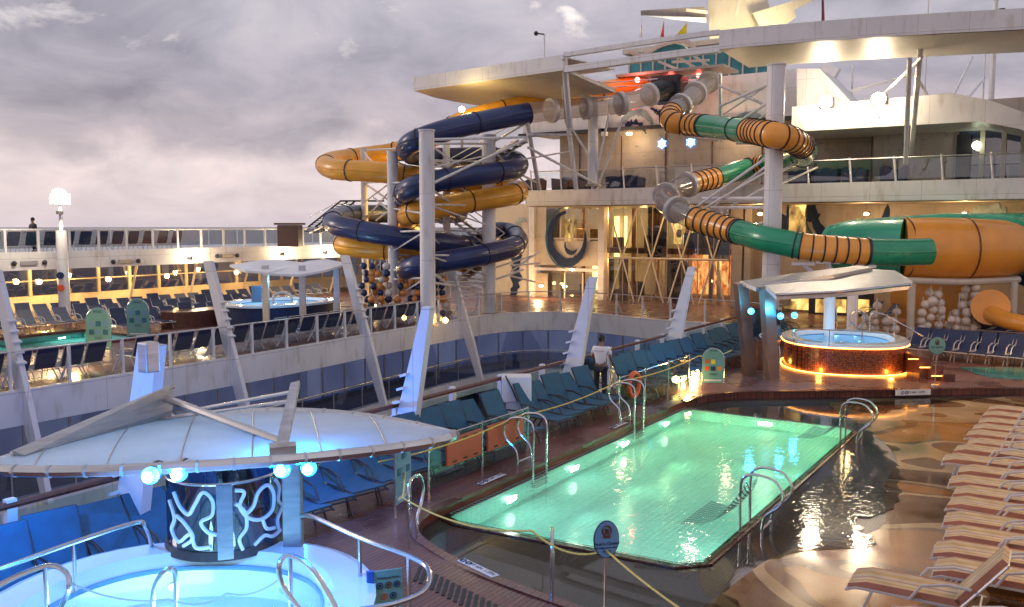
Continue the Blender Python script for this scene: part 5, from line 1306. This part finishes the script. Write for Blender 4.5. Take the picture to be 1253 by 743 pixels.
# trusses
tr=thing('slide_truss','white space frame of tubes and braces tying the slide tower columns together','truss',(C1.x,C1.y,0))
def rod(a,b,r=.06,nm='brace'):MB().tube([a,b],r,6).build(nm,'white_paint',tr)
def P3(px,py,d):return ad(px,py,d)
rods=[((522,171,41.5),(645,168,46),.07),((522,176,41.5),(600,176,47),.06),((522,228,41.5),(645,170,46),.07),((522,228,41.5),(555,250,45),.06),((530,205,41.5),(598,190,47),.05),((530,180,41.5),(580,215,47),.05),
((445,184,52),(525,180,49),.06),((445,222,52),(480,222,46),.05),((445,186,52),(470,215,47),.05),((445,215,52),(520,184,49),.05),((447,225,52),(500,262,47),.06),((448,268,52),(480,230,46),.05),((445,265,52),(500,255,47),.05),((405,219,50),(447,219,52),.07),
((460,270,49),(500,240,46),.05),((455,240,49),(498,275,46),.05),((480,255,46),(522,262,42),.05),((480,330,46),(522,330,42),.06),((522,330,41.5),(545,345,44),.07),((545,345,44),(598,345,47),.06),((522,345,41.5),(575,352,46),.06),
((598,345,47),(640,330,49),.06),((598,330,47),(655,312,50),.05),((625,325,48),(660,322,50),.06),((625,332,48),(660,308,50),.05),((625,338,48),(655,345,50),.05),
((645,150,46),(660,232,49),.12),((645,150,46),(600,176,47),.06),((695,150,48),(705,232,49),.13),((695,150,48),(726,200,49),.07),((645,165,46),(700,165,48),.07),((645,180,46),(735,228,49),.07),((730,232,49),(760,150,48),.07),((726,230,49),(745,140,48),.06),((600,180,47),(650,232,49),.05),
((690,103,47),(694,150,48),.16),((630,210,46),(660,225,49),.06),((640,195,46),(700,185,49),.05)]
for a,b,r in rods:rod(P3(*a),P3(*b),r)
_cols=[(522,41.5),(480,46),(598,47),(546,48),(445,52)]
for ci,cj in ((0,1),(1,4),(0,3),(3,2),(0,2),(1,3)):
    (xa_,da_),(xb_,db_)=_cols[ci],_cols[cj]
    for k,yy in enumerate((196,222,250,282,312,340)):
        if (ci+cj+k)%2:continue
        rod(P3(xa_,yy,da_),P3(xb_,yy+2,db_),.05);rod(P3(xa_,yy,da_),P3(xb_,yy+26,db_),.04)
tg=thing('right_slide_truss','white outrigger tubes fanning from the single column to the green slide','truss',(C6.x,C6.y,0))
def rod2(a,b,r=.06):MB().tube([P3(*a),P3(*b)],r,6).build('brace','white_paint',tg)
for a,b,r in [((945,188,37.5),(850,255,41),.06),((945,198,37.5),(875,252,41),.06),((945,206,37.5),(850,262,41),.05),((945,225,37.5),(895,252,40),.05),((942,243,37.5),(860,243,41),.09),((942,254,37.5),(870,254,41),.08),((942,270,37.5),(900,285,39),.07),
((955,210,37.5),(975,200,41),.06),((955,225,37.5),(1000,205,43),.05),((948,120,37.5),(880,165,44),.07),((948,130,37.5),(900,170,44),.05),((948,98,37.5),(885,140,45),.05),((881,90,42),(882,170,44),.09),((881,105,42),(940,130,40),.07),((881,130,42),(948,100,38),.06),((902,175,43),(945,176,38),.08),((945,182,37.5),(975,184,40),.1),
((880,172,44),(845,168,46),.07),((1113,72,37),(1108,200,41),.1),((1128,70,38),(1078,118,46),.07),((1122,95,38),(1140,125,46),.07)]:rod2(a,b,r)
for px,py,d in((983,323,36),(1013,321,35.5),(1057,326,35)):
    p=P3(px,py,d);MB().box(p,(.9,.15,.12),rz=.3).build('saddle','white_clean',tg)
rod2((983,325,36),(998,336,36),.08);rod2((1013,323,35.5),(1018,338,35.5),.12);rod2((998,336,36),(1020,338,35.5),.08)
st_=thing('spiral_stairs','white zigzag access stairs with dark treads inside the slide tower','stairs',(C5.x,C5.y,0))
for f,(a,b,d0_,d1_) in enumerate((((540,228),(640,172),47.5,48.5),((610,230),(545,262),48.5,48),((548,262),(612,308),48,48.5),((612,308),(560,345),48.5,48.5),((420,268),(385,285),54,58))):
    A=P3(*a,d0_);B=P3(*b,d1_)
    for k in range(12):
        q=A.lerp(B,(k+.5)/12);MB().box(q,(.5,.9,.05)).build('tread','dark_frame',st_)
    for s in(-.45,.45):
        MB().tube([A+Vector((0,s,0)),B+Vector((0,s,0))],.07,4).build('stringer','white_paint',st_);MB().tube([A+Vector((0,s,1)),B+Vector((0,s,1))],.03,5).build('stair_rail','white_paint',st_)
ps=thing('port_stairs','dark steel stair with parallel handrails climbing at the left of the slide tower','stairs',ad(400,285,56))
for k in range(3):
    MB().tube([ad(377+k*9,278,57),ad(417+k*9,246,57),ad(470,246,57)],.06,5).build('handrail','dark_frame',ps)
for k in range(14):
    q=ad(382,283,57).lerp(ad(424,250,57),k/13);MB().box(q,(1.0,.3,.05),rz=YAW).build('tread','dark_frame',ps)
p=ad(355,288,56);T(MB().box((p.x,p.y,4.1),(1.3,1.3,1.35),rz=YAW,bev=.04).box((p.x,p.y,4.85),(1.6,1.6,.12),rz=YAW).build('deck_kiosk','brown_kiosk'),'small brown kiosk on the upper port deck','kiosk')
# ================================================================ SLIDES
def slide(name,label,segs,r,group='twisting tube slides',flange=4):
    """segs: list of (material, points). One continuous path; each run is a part, flanged collars are sub-parts"""
    allp=[];tags=[]
    for mt,pts in segs:
        for p in pts:allp.append(p)
        tags.append((mt,len(pts)))
    P=catmull([ad(*p) for p in allp],6);t=thing(name,label,'water slide',(P[0].x,P[0].y,min(p.z for p in P)),group)
    i0=0
    for j,(mt,n_) in enumerate(tags):
        i1=min(i0+n_*6,len(P)-1)
        if j==len(tags)-1:i1=len(P)-1
        seg=P[i0:i1+1]
        clear=mt=='tube_glass'
        if len(seg)<2:break
        o=MB().tube(seg,r*(1.0 if not clear else .95),20,cap=False).build({'slide_navy':'navy_tube','slide_yellow':'yellow_tube','slide_orange':'orange_tube','slide_green':'green_tube','tube_glass':'clear_tube','black':'start_box'}[mt],mt,t,True)
        ribbed=mt=='slide_orange'
        # collars
        L=0;lastL=-9;stepL=.42 if ribbed else (2.1 if clear else 3.1)
        for k in range(len(seg)-1):
            a,b=seg[k],seg[k+1];dl=(b-a).length
            while dl and lastL+stepL<=L+dl:
                lastL=max(lastL+stepL,L) if lastL>=0 else 0
                q=a.lerp(b,max(0,min(1,(lastL-L)/dl)));d=(b-a).normalized();wd=.03 if not clear else .12
                rr_=r+(.035 if not clear else .11);MB().cyl(q-d*wd,q+d*wd,rr_,rr_,20).build('collar_ring','ring_white' if clear else 'flange_dark',o,True)
            L+=dl
        # seam along the tube
        if not clear and not ribbed:
            sm=[p+Vector((0,0,0))+((seg[min(k+1,len(seg)-1)]-seg[max(k-1,0)]).normalized().cross(Vector((0,0,1))).normalized())*r*1.0 for k,p in enumerate(seg)]
            sm2=[p-((seg[min(k+1,len(seg)-1)]-seg[max(k-1,0)]).normalized().cross(Vector((0,0,1))).normalized())*r*1.0 for k,p in enumerate(seg)]
            MB().tube(sm,.035,4).tube(sm2,.035,4).build('seam',mt,o)
        i0=i1
    return t
slide('navy_slide','dark navy tube slide snaking down the left tower from a clear ringed tube',[
('black',[(818,110,50.6),(806,111,50.2)]),('tube_glass',[(795,116,49.6),(760,127,48.6),(700,133,47.6),(668,136,46.8)]),
('slide_navy',[(645,139,46.2),(600,147,45.2),(555,157,44),(520,168,43.5),(500,178,44.2),(503,188,46.2),(535,193,48.5),(580,192,50),(615,193,50),(632,198,48.5),(630,207,46.2),(600,212,44.6),(560,217,43.4),(525,224,42.8),(500,232,43.4),(494,242,46),(505,252,49),(540,258,52),(560,262,54),(500,262,54.5),(440,262,52.5),(412,266,49.5),(410,275,47),(440,282,45.8),(490,291,45.2),(540,298,46),(580,300,48.5),(600,285,51),(622,284,51.5),(634,293,49.5),(626,303,47),(590,312,45),(550,319,43.8),(515,325,43),(497,331,44.5),(500,338,47)])],.54)
slide('yellow_slide','yellow orange tube slide looping out over the port side of the left tower',[
('slide_yellow',[(788,102,53.5),(740,111,52.5),(680,122,51),(620,134,50),(572,147,49.5),(540,162,50.5),(515,176,53),(480,186,54.5),(440,192,53.5),(408,197,51.5),(399,203,49.8),(415,208,48.2),(455,210,47.3),(500,215,47),(560,224,48),(605,228,50),(628,231,49.6),(632,237,47.8),(600,243,46.2),(555,250,45),(520,257,44.4),(502,262,45),(500,268,47.5),(520,276,50.5),(500,283,53),(460,290,52.5),(428,294,50.5),(420,299,48.6),(440,303,47.4),(490,307,47),(540,314,48),(580,325,49.5)])],.56)
slide('green_slide','green and orange ribbed tube slide winding round the single column into the bowl',[
('tube_glass',[(868,100,50),(855,110,48.8),(840,124,47.4)]),('slide_orange',[(822,138,46),(822,149,45),(838,152,44.8)]),
('slide_green',[(862,154,43.4),(890,157,41.4)]),('slide_orange',[(916,160,39),(945,165,36.5),(968,171,36.9)]),('slide_green',[(981,179,38.6),(984,189,41),(965,197,44.4)]),
('slide_orange',[(940,200,46.6),(930,203,47.2)]),('slide_green',[(915,206,47.4),(892,213,46.6)]),('slide_orange',[(875,218,46),(856,222,45.2)]),
('tube_glass',[(842,226,44.6),(822,234,43.8),(812,244,42.6),(822,254,41.6)]),('slide_orange',[(850,268,40.0),(876,276,39)]),('slide_green',[(904,284,37.8),(940,293,36.0)]),
('slide_orange',[(980,301,35.3),(1020,305,35)]),('slide_green',[(1062,308,34.9),(1100,309,34.8),(1138,308,34.8)])],.53)
# bowl
bw=thing('slide_bowl','huge orange and green half drum bowl where the green slide ends','slide bowl',ad(1150,345,37))
def drum(pts,r,mt,nm,rs=None,n_=40):
    return MB().tube([ad(*p) for p in pts],r,n_,rs=rs).build(nm,mt,bw,True)
o=drum([(1012,302,40.5),(1018,302,40.2),(1034,302,39.8),(1050,302,39.4),(1106,303,38.4)],1.25,'slide_teal','green_drum',[.6,1.0,1.15,1.22,1.27])
o2=drum([(1105,304,38.4),(1150,305,38.0),(1180,305,37.9),(1225,305,38.0),(1238,305,38.2),(1246,304,38.6)],1.3,'slide_orange','orange_drum',[1.32,1.35,1.33,1.25,1.1,.85])
o4=drum([(1060,300,40.6),(1150,300,40.4),(1256,299,40.8)],1.45,'slide_teal','green_rear_drum',[1.2,1.45,1.45])
o3=drum([(1236,300,39.2),(1262,300,39.5),(1330,298,41)],1.2,'slide_teal','green_drum_end',[1.2,1.25,1.25])
for i,(p,par,rr_) in enumerate((((1050,302,39.4),o,1.26),((1105,304,38.4),o2,1.36),((1180,305,37.9),o2,1.36))):
    q=ad(*p);d=(ad(p[0]+10,p[1],p[2])-ad(p[0]-10,p[1],p[2])).normalized();MB().cyl(q-d*.03,q+d*.03,rr_,rr_,40).build('flange','slide_green' if i==0 else 'rail_wood',par,True)
for a_,b_ in(((1105,300,37.05),(1242,303,36.9)),):
    MB().tube([ad(*a_),ad(*b_)],.03,5).build('seam','rail_wood',o2)
q=[ad(1106,343,37.6),ad(1180,345,37.2),ad(1247,342,37.6)]
fr_=thing('bowl_frame','pale curved beam on four legs carrying the big slide bowl','frame',(q[1].x,q[1].y,0))
MB().tube(catmull(q,6),.14,8).build('curved_beam','cream_panel',fr_,True)
MB().tube(catmull([ad(1106,340,40),ad(1180,340,40.5),ad(1247,340,40)],6),.12,8).build('rear_beam','cream_panel',fr_,True)
for px,d in((1116,37.6),(1241,37.5),(1116,40),(1241,40)):
    p=ad(px,345,d);MB().cyl((p.x,p.y,0),p,.16,.16,12).build('leg','cream_panel',fr_,True)
# splash sculptures of balls
def balls(name,label,cols,mts,r,bars=True):
    c0=cols[0];t=thing(name,label,'sculpture',(c0[0].x,c0[0].y,0))
    ms={m:MB() for m in mts};random.seed(len(cols))
    for base,n_,dz in cols:
        for k in range(n_):
            z=base.z+k*dz+random.uniform(-.03,.03);ms[random.choice(mts)].ball((base.x+random.uniform(-.12,.12),base.y+random.uniform(-.25,.25),z),r*random.uniform(.85,1.1),10,7)
        MB().cyl((base.x,base.y,0),(base.x,base.y,base.z+n_*dz),.03,.03,6).build('stem','pale_frame',t)
    for m,b in ms.items():
        if b.v:b.build('balls',m,t,True)['kind']='stuff'
    return t
cols=[]
for px,py,n_ in((1058,400,2),(1072,404,4),(1085,404,2),(1096,402,3),(1128,402,4),(1137,398,5),(1150,398,3),(1162,400,2),(1172,402,4),(1180,402,6),(1188,400,7),(1196,400,5),(1150,380,3),(1216,395,2)):
    b=ad(px,py,37.5);b.z=max(.3,b.z);cols.append((b,n_,.34))
balls('white_ball_cluster','clusters of white ball shapes stacked under the slide bowl',cols,['ball_white'],.2)
cols=[]
for px in(446,456,466,474,488,497,506,514,532,542):
    b=ad(px,372,44);b.z=.4;cols.append((b,8 if px<480 else 6,.33))
balls('coloured_ball_cluster','tall climbing frame of navy, orange and white balls at the foot of the left tower',cols,['ball_white','ball_navy','ball_orange','ball_navy','ball_orange'],.19)
om=thing('orange_flume','small orange open flume with round mouth beside the white balls','flume',ad(1215,385,37))
MB().tube([ad(1213,380,37.5),ad(1212,376,36.6)],.75,20,rs=[.7,.75]).build('mouth','slide_orange',om,True)
MB().tube(catmull([ad(1213,384,36.5),ad(1232,392,35.5),ad(1260,398,34.5)],5),.35,12).build('chute','slide_orange',om,True)
wbq=ay(1090,352,WY-4);wbr=ay(1195,352,WY-4)
MB().box(((wbq.x+wbr.x)/2,WY-4,1.7),(wbr.x-wbq.x,.15,3.0)).build('orange_screen_wall','slide_orange',om)
# ================================================================ ARC CANOPY
arc=thing('arc_canopy','huge curved white canopy ring sweeping over the slides, open in its middle bay','arc canopy',(-14,38,12.3))
pts_o=[ad(507,113,50.6),ad(560,108,48.5),ad(620,100,46.3),ad(690,89.5,44),ad(780,77,41.3),ad(880,65.5,38.9),ad(1000,57,37.2),(ad(1120,50,36)),ad(1253,44,35),ad(1400,38,34)]
OZ=12.3;pts_o=[Vector((p.x,p.y,OZ)) for p in pts_o];pts_o=catmull(pts_o,5)
def band(P,y0,y1,z0,z1,nm,mt):
    # y0,y1: inner offsets in plan
    m_=MB();A=[];N=len(P)
    for i in range(N):
        t=(P[min(i+1,N-1)]-P[max(i-1,0)]).normalized();nn=Vector((-t.y,t.x,0))
        A.append([P[i]+nn*y0+Vector((0,0,z0-OZ)),P[i]+nn*y1+Vector((0,0,z0-OZ)),P[i]+nn*y1+Vector((0,0,z1-OZ)),P[i]+nn*y0+Vector((0,0,z1-OZ))])
    b=0
    for q in A:m_.v+=q
    for i in range(N-1):
        for k in range(4):
            k2=(k+1)%4;m_.f.append((i*4+k,i*4+k2,i*4+4+k2,i*4+4+k))
    m_.f+=[(0,1,2,3),((N-1)*4+3,(N-1)*4+2,(N-1)*4+1,(N-1)*4)];return m_.build(nm,mt,arc)
iL=15;iR=25
band(pts_o[:iL+1],-.05,.12,12.3,13.05,'left_fascia','white_paint');band(pts_o[:iL+1],.1,4.6,12.93,13.0,'left_roof','white_paint')
def sloped(P,nm,mt):
    m_=MB();A=[];N=len(P)
    for i in range(N):
        t=(P[min(i+1,N-1)]-P[max(i-1,0)]).normalized();nn=Vector((-t.y,t.x,0));k=min(1,.35+i/4)
        A.append([P[i]+nn*.0,P[i]+nn*4.6*k+Vector((0,0,-.55*k)),P[i]+nn*4.6*k+Vector((0,0,-.35*k)),P[i]+nn*.0+Vector((0,0,.12))])
    for q in A:m_.v+=q
    for i in range(N-1):
        for k in range(4):
            k2=(k+1)%4;m_.f.append((i*4+k,i*4+k2,i*4+4+k2,i*4+4+k))
    m_.f+=[(0,1,2,3),((N-1)*4+3,(N-1)*4+2,(N-1)*4+1,(N-1)*4)];return m_.build(nm,mt,arc)
sloped(pts_o[:iL+1],'left_soffit','cream_panel')
band(pts_o[iR:],0,5,12.3,12.42,'right_soffit','cream_panel');band(pts_o[iR:],-.05,.12,12.3,13.1,'right_fascia','white_paint');band(pts_o[iR:],.1,5,12.9,13.0,'right_roof','white_paint')
band(pts_o[iL:iR+1],-.03,.25,12.95,13.15,'upper_beam','white_paint');band(pts_o[iL:iR+1],-.03,.3,12.2,12.5,'lower_beam','white_paint')
MB().tube([ad(690,70,44),ad(697,155,46.5)],.16,6).build('drop_post','white_paint',arc)
# uplight for left canopy
p=ad(565,134,47);t=thing('canopy_uplight','warm uplight on a short post below the left end of the arc canopy','lamp',p)
MB().ball(p,.16,10,8).build('bulb','lamp_warm',t);MB().cyl(p-Vector((0,0,2.0)),p,.07,.09).build('post','cream_panel',t)
light('POINT',p+Vector((.1,.3,.45)),90,(1,.75,.25),.1)
# ================================================================ FUNNEL / MAST
mt_=thing('radar_mast','tall beige mast tower with floodlit wings rising above the arc canopy','mast',ad(895,60,62))
def wedge(pts,dep,mtn,nm,d):
    q=[ad(x,y,d) for x,y in pts];bk=[ad(x,y,d+dep) for x,y in pts];n_=len(q);m_=MB();m_.v=q+bk;m_.f=[tuple(range(n_)),tuple(range(n_,2*n_))[::-1]]+[(i,(i+1)%n_,n_+(i+1)%n_,n_+i) for i in range(n_)];return m_.build(nm,mtn,mt_)
wedge([(866,2),(872,110),(948,110),(945,20),(930,-30),(880,-30)],5,'cream_panel','tower',62)
wedge([(784,13),(862,8),(866,28),(860,26),(784,19)],2.5,'beige_panel','left_wing',61)
wedge([(786,19),(864,22),(864,28),(820,23.5)],1,'awning','left_wing_lamp_face',60)
wedge([(921,16),(1000,-8),(1003,-3),(972,12),(974,22),(955,34),(930,34)],2,'cream_panel','right_wing',61)
for q in(((866,15,60),(840,12,60.5)),((905,0,60),(900,20,60))):MB().tube([ad(*q[0]),ad(*q[1])],.12,5).build('strut','cream_panel',mt_)
light('POINT',ad(855,36,58.6),260,(1,.9,.6),.4);light('POINT',ad(945,40,58.5),420,(1,.88,.5),.4)
aw=thing('lit_bow_awning','pale arched awning with teal belly among pink lit rigging below the mast','awning',ad(830,60,56))
MB().tube(catmull([ad(770,62,56),ad(785,68,56),ad(810,55,56),ad(838,50,56),ad(850,60,56)],5),.14,6).build('arch','cream_panel',aw,True)
MB().tube(catmull([ad(800,68,56.5),ad(822,58,56.5),ad(842,66,56.5)],5),.3,8).build('belly','teal_glass',aw,True)
for a_,b_ in(((805,75),(845,92)),((830,70),(862,90)),((845,66),(868,82)),((822,76),(868,74)),((822,86),(868,84))):MB().tube([ad(*a_,56.5),ad(*b_,56.5)],.09,5).build('spar','cream_panel',aw)
for i,(px,py) in enumerate(((780,98),(821,95),(855,92))):
    p=ad(px,py,51.5);T(MB().ball(p,.15,10,8).build('red_lamp','lamp_red'),'small red lamp at the top of the slides, '+['left','middle','right'][i]+' of three','lamp','red lamps at the slide start')
    light('POINT',p+Vector((0,-.3,.3)),45,(1,.15,.12),.15)
sp_=thing('slide_start_platform','start platform with thin rail at the top of the slides','platform',ad(820,118,51))
a=ad(760,119,52);b=ad(880,119,50);MB().box(((a.x+b.x)/2,(a.y+b.y)/2+1,13.45),(6.5,2.5,.15)).build('floor','beige_panel',sp_)
MB().tube([ad(700,104,51),ad(790,98,51),ad(880,90,50)],.035,5).build('handrail','white_paint',sp_)
MB().tube([ad(700,110,51),ad(790,104,51),ad(880,97,50)],.03,5).build('handrail','white_paint',sp_)
T(MB().box(ad(818,110,51.2),(1.9,1.4,1.5),bev=.15).build('slide_start_box','black'),'black start box where the clear slide tube begins','slide start')
# flags, poles
for i,(px,py,mtn,pw_,ph_) in enumerate(((785,46,'flag_white',3,16),(812,46,'flag_red',4,19),(840,44,'flag_yellow',13,16))):
    t=thing('signal_flag',['white','red','yellow'][i]+' signal flag hanging above the arc canopy','flag',ad(px,48,57),'signal flags below the mast')
    m_=MB();q=[ad(px,py,57),ad(px-pw_,py-.5,57.1),ad(px-pw_*.5,py-ph_*.5,56.9),ad(px,py-ph_,57)];m_.v=q+[p+Vector((0,.04,0)) for p in q];m_.f=[(0,1,2,3),(7,6,5,4),(0,4,5,1),(1,5,6,2),(2,6,7,3),(3,7,4,0)];m_.build('cloth',mtn,t)
    MB().tube([ad(px+.5,70,57),ad(px+.5,22,57)],.02,4).build('halyard','white_paint',t)
t=thing('national_flag','limp dark and red flag on a thin staff above the arc canopy','flag',ad(1007,40,57));m_=MB()
q=[ad(1005,28,57),ad(1009,26,57),ad(1008,0,57),ad(1006,0,57)];m_.v=q+[p+Vector((0,.05,0)) for p in q];m_.f=[(0,1,2,3),(7,6,5,4),(0,4,5,1),(1,5,6,2),(2,6,7,3),(3,7,4,0)];m_.build('cloth','flag_red',t);MB().tube([ad(1006,40,57),ad(1006,-10,57)],.04,5).build('staff','dark_frame',t)
for i,(px,y0,y1,d,r,lb) in enumerate(((1212,140,-20,52,.16,'thick white antenna mast at the right, behind the arc canopy'),(1131,125,-10,52,.05,'thin white antenna whip right of centre above the roof block'),(1042,130,80,50,.06,'short white pole on the roof block between the floodlights'),(1202,140,60,50,.05,'slim white pole beside the thick right mast'),(666,70,42,46,.05,'short pole with a small camera standing on the left arc canopy'))):
    a=ad(px,y0,d);b=Vector((a.x,a.y,ad(px,y1,d).z));t=thing('antenna_pole',lb,'pole',a,'antenna poles along the skyline');MB().cyl(a,b,r,r*.8,8).build('pole','white_paint',t,True)
    if i==4:MB().tube([b,ad(656,41,46)],.04,5).build('arm','dark_frame',t);MB().ball(ad(656,41,46),.12,8,6).build('camera','black',t)
    if i==0:MB().box(ad(1226,14,52),(.3,.3,.3)).build('instrument','black',t)
for i,(a_,b_) in enumerate((((1165,120),(1190,70)),((1183,122),(1205,95)),((1040,112),(1122,90)),((1048,128),(1078,112)))):
    T(MB().tube([ad(*a_,47.5),ad(*b_,47.5 if i>1 else 51)],.08,5).build('slanted_strut','white_paint'),'slanted white strut above the right roof block, '+ordw(i+1)+' of four','strut','slanted struts above the roof block')
p=ad(1015,88,50);T(MB().box(p,(.9,.5,.7),rot=Matrix.Rotation(.5,3,'Y')).build('lattice_dish','white_clean'),'small white lattice dish below the arc canopy','dish')
# ================================================================ PEOPLE
def skin_body(name,joints,edges,mtn,parent=None,loc=(0,0,0),sub=1):
    me=bpy.data.meshes.new(name);me.from_pydata([j[:3] for j in joints],edges,[]);o=bpy.data.objects.new(name,me);COL.objects.link(o)
    m=o.modifiers.new('s','SKIN');m.use_smooth_shade=True
    for i,j in enumerate(joints):
        me.skin_vertices[0].data[i].radius=(j[3],j[4] if len(j)>4 else j[3])
    me.skin_vertices[0].data[0].use_root=True
    o.modifiers.new('u','SUBSURF').levels=sub;o.modifiers['u'].render_levels=sub
    dg=bpy.context.evaluated_depsgraph_get();me2=bpy.data.meshes.new_from_object(o.evaluated_get(dg));bpy.data.objects.remove(o)
    me2.materials.clear();me2.materials.append(MATS[mtn]);o=bpy.data.objects.new(name,me2);COL.objects.link(o)
    if parent:o.parent=parent
    o.location=loc;return o
def person(loc,rz,label,shirt='shirt',trs='trousers',lean=.05,arms='forward'):
    t=T(bpy.data.objects.new('person',None),label,'person');COL.objects.link(t);t.location=loc;t.rotation_euler=(0,0,rz)
    # faces +y
    J=[(0,0,.98,.13,.10),(0,.0,1.16,.125,.09),(0,lean*.6,1.36,.15,.10),(0,lean,1.48,.08,.07),(0,lean+.01,1.54,.052),(0,lean+.02,1.63,.075,.09),(0,lean+.02,1.74,.06,.07),
       (.19,lean,1.43,.055),(.25,lean+.02,1.17,.042),(.21,lean+.25,1.03,.034),(.19,lean+.36,1.01,.026),
       (-.19,lean,1.43,.055),(-.25,lean+.02,1.17,.042),(-.20,lean+.25,1.02,.034),(-.18,lean+.36,1.0,.026),
       (.10,0,.90,.09),(.11,.02,.50,.065),(.11,-.02,.10,.045),(.115,.11,.04,.04),(-.10,0,.90,.09),(-.11,.0,.50,.065),(-.11,-.03,.10,.045),(-.115,.10,.04,.04)]
    E_=[(0,1),(1,2),(2,3),(3,4),(4,5),(5,6),(2,7),(7,8),(8,9),(9,10),(2,11),(11,12),(12,13),(13,14),(0,15),(15,16),(16,17),(17,18),(0,19),(19,20),(20,21),(21,22)]
    b=skin_body('body',J,E_,'skin',t)
    S=[(0,.0,.93,.165,.13),(0,.0,1.12,.16,.125),(0,lean*.6,1.34,.185,.13),(0,lean,1.46,.10,.09),(.2,lean,1.42,.075),(.25,lean+.02,1.24,.065),(-.2,lean,1.42,.075),(-.25,lean+.02,1.24,.065)]
    skin_body('shirt',S,[(0,1),(1,2),(2,3),(2,4),(4,5),(2,6),(6,7)],shirt,t)
    skin_body('trousers',[(0,0,.94,.15,.12),(.1,0,.86,.105),(.11,.02,.50,.085),(.11,-.02,.12,.07),(-.1,0,.86,.105),(-.11,0,.5,.085),(-.11,-.03,.12,.07)],[(0,1),(1,2),(2,3),(0,4),(4,5),(5,6)],trs,t)
    MB().ball((0,lean-.005,1.70),.105,14,10,(.86,1.02,1.0)).build('hair','hair',t,True,local=True)
    for s in(-1,1):
        MB().ball((s*.088,lean+.02,1.65),.024,6,5,(.5,1,1.4)).build('ear','skin',t,True,local=True)
        m_=MB()
        for k in range(4):
            m_.tube([(s*.19+(k-1.5)*.018,lean+.37,1.0),(s*.19+(k-1.5)*.02,lean+.43,.99),(s*.19+(k-1.5)*.02,lean+.455,.965)],.009,5)
        m_.tube([(s*.155,lean+.36,1.0),(s*.14,lean+.40,1.0)],.01,5).build('fingers','skin',t,True,local=True)
    return t
pz=ad(735,440,23.6)
man=person((pz.x,pz.y,0),YAW+R(-25),'person with short black hair in white shirt, seen from behind among blue loungers')
text_mesh('POOL STAFF',.05,'ink',man,wl(man)+Vector((0,-.135,1.36)),(R(90),0,0),ext=.001)
p=ad(98,290,46);person((UX-1.5,p.y-1.5,3.36),YAW+R(150),'person with dark hair standing on the upper port deck beside the floodlight mast',shirt='black',trs='black')
# a few more lamps / deck lights among the port loungers
for i,(px,py) in enumerate(((506,365),(458,375),(60,440),(545,392))):
    p=az(px,py,.3);T(MB().ball(p,.12,10,8).build('deck_lamp','lamp_warm',None,True),['warm lamp in the coloured ball frame','warm lamp at the foot of the ball frame, left one','yellow lamp glowing under the port rail loungers','warm lamp at the curved railing below the tallest column'][i],'lamp')
for x,y in((-27.6,13.5),(-27.6,16.2)):light('POINT',(x,y,.35),45,(1,.75,.2),.15)
light('POINT',(-31.5,41,2.4),320,(1,.62,.12),.2);T(MB().ball((-31.5,41,2.6),.2,10,8).build('tower_lamp','lamp_warm',None,True),'strong yellow lamp under the yellow slide at the tower foot','lamp')
light('POINT',(-33.5,40.5,6.2),150,(1,.65,.1),.2)
# added lamp posts standing in for unseen warm lamps on the starboard side
for i,(x,y) in enumerate(((1.6,13.2),(1.6,18.6),(1.6,24.0),(-1.0,33.0))):
    t=thing('deck_lantern','amber deck lantern on a slim post behind the striped loungers, '+ordw(i+1)+' from the viewer','lantern',(x,y,0),'amber deck lanterns behind the striped loungers')
    MB().cyl((x,y,SZ),(x,y,2.9),.05,.04,10).build('post','dark_frame',t);MB().ball((x,y,3.0),.14,10,8).build('bulb','lamp_warm',t)
    light('POINT',(x,y,3.05),190,(1,.58,.24),.2)
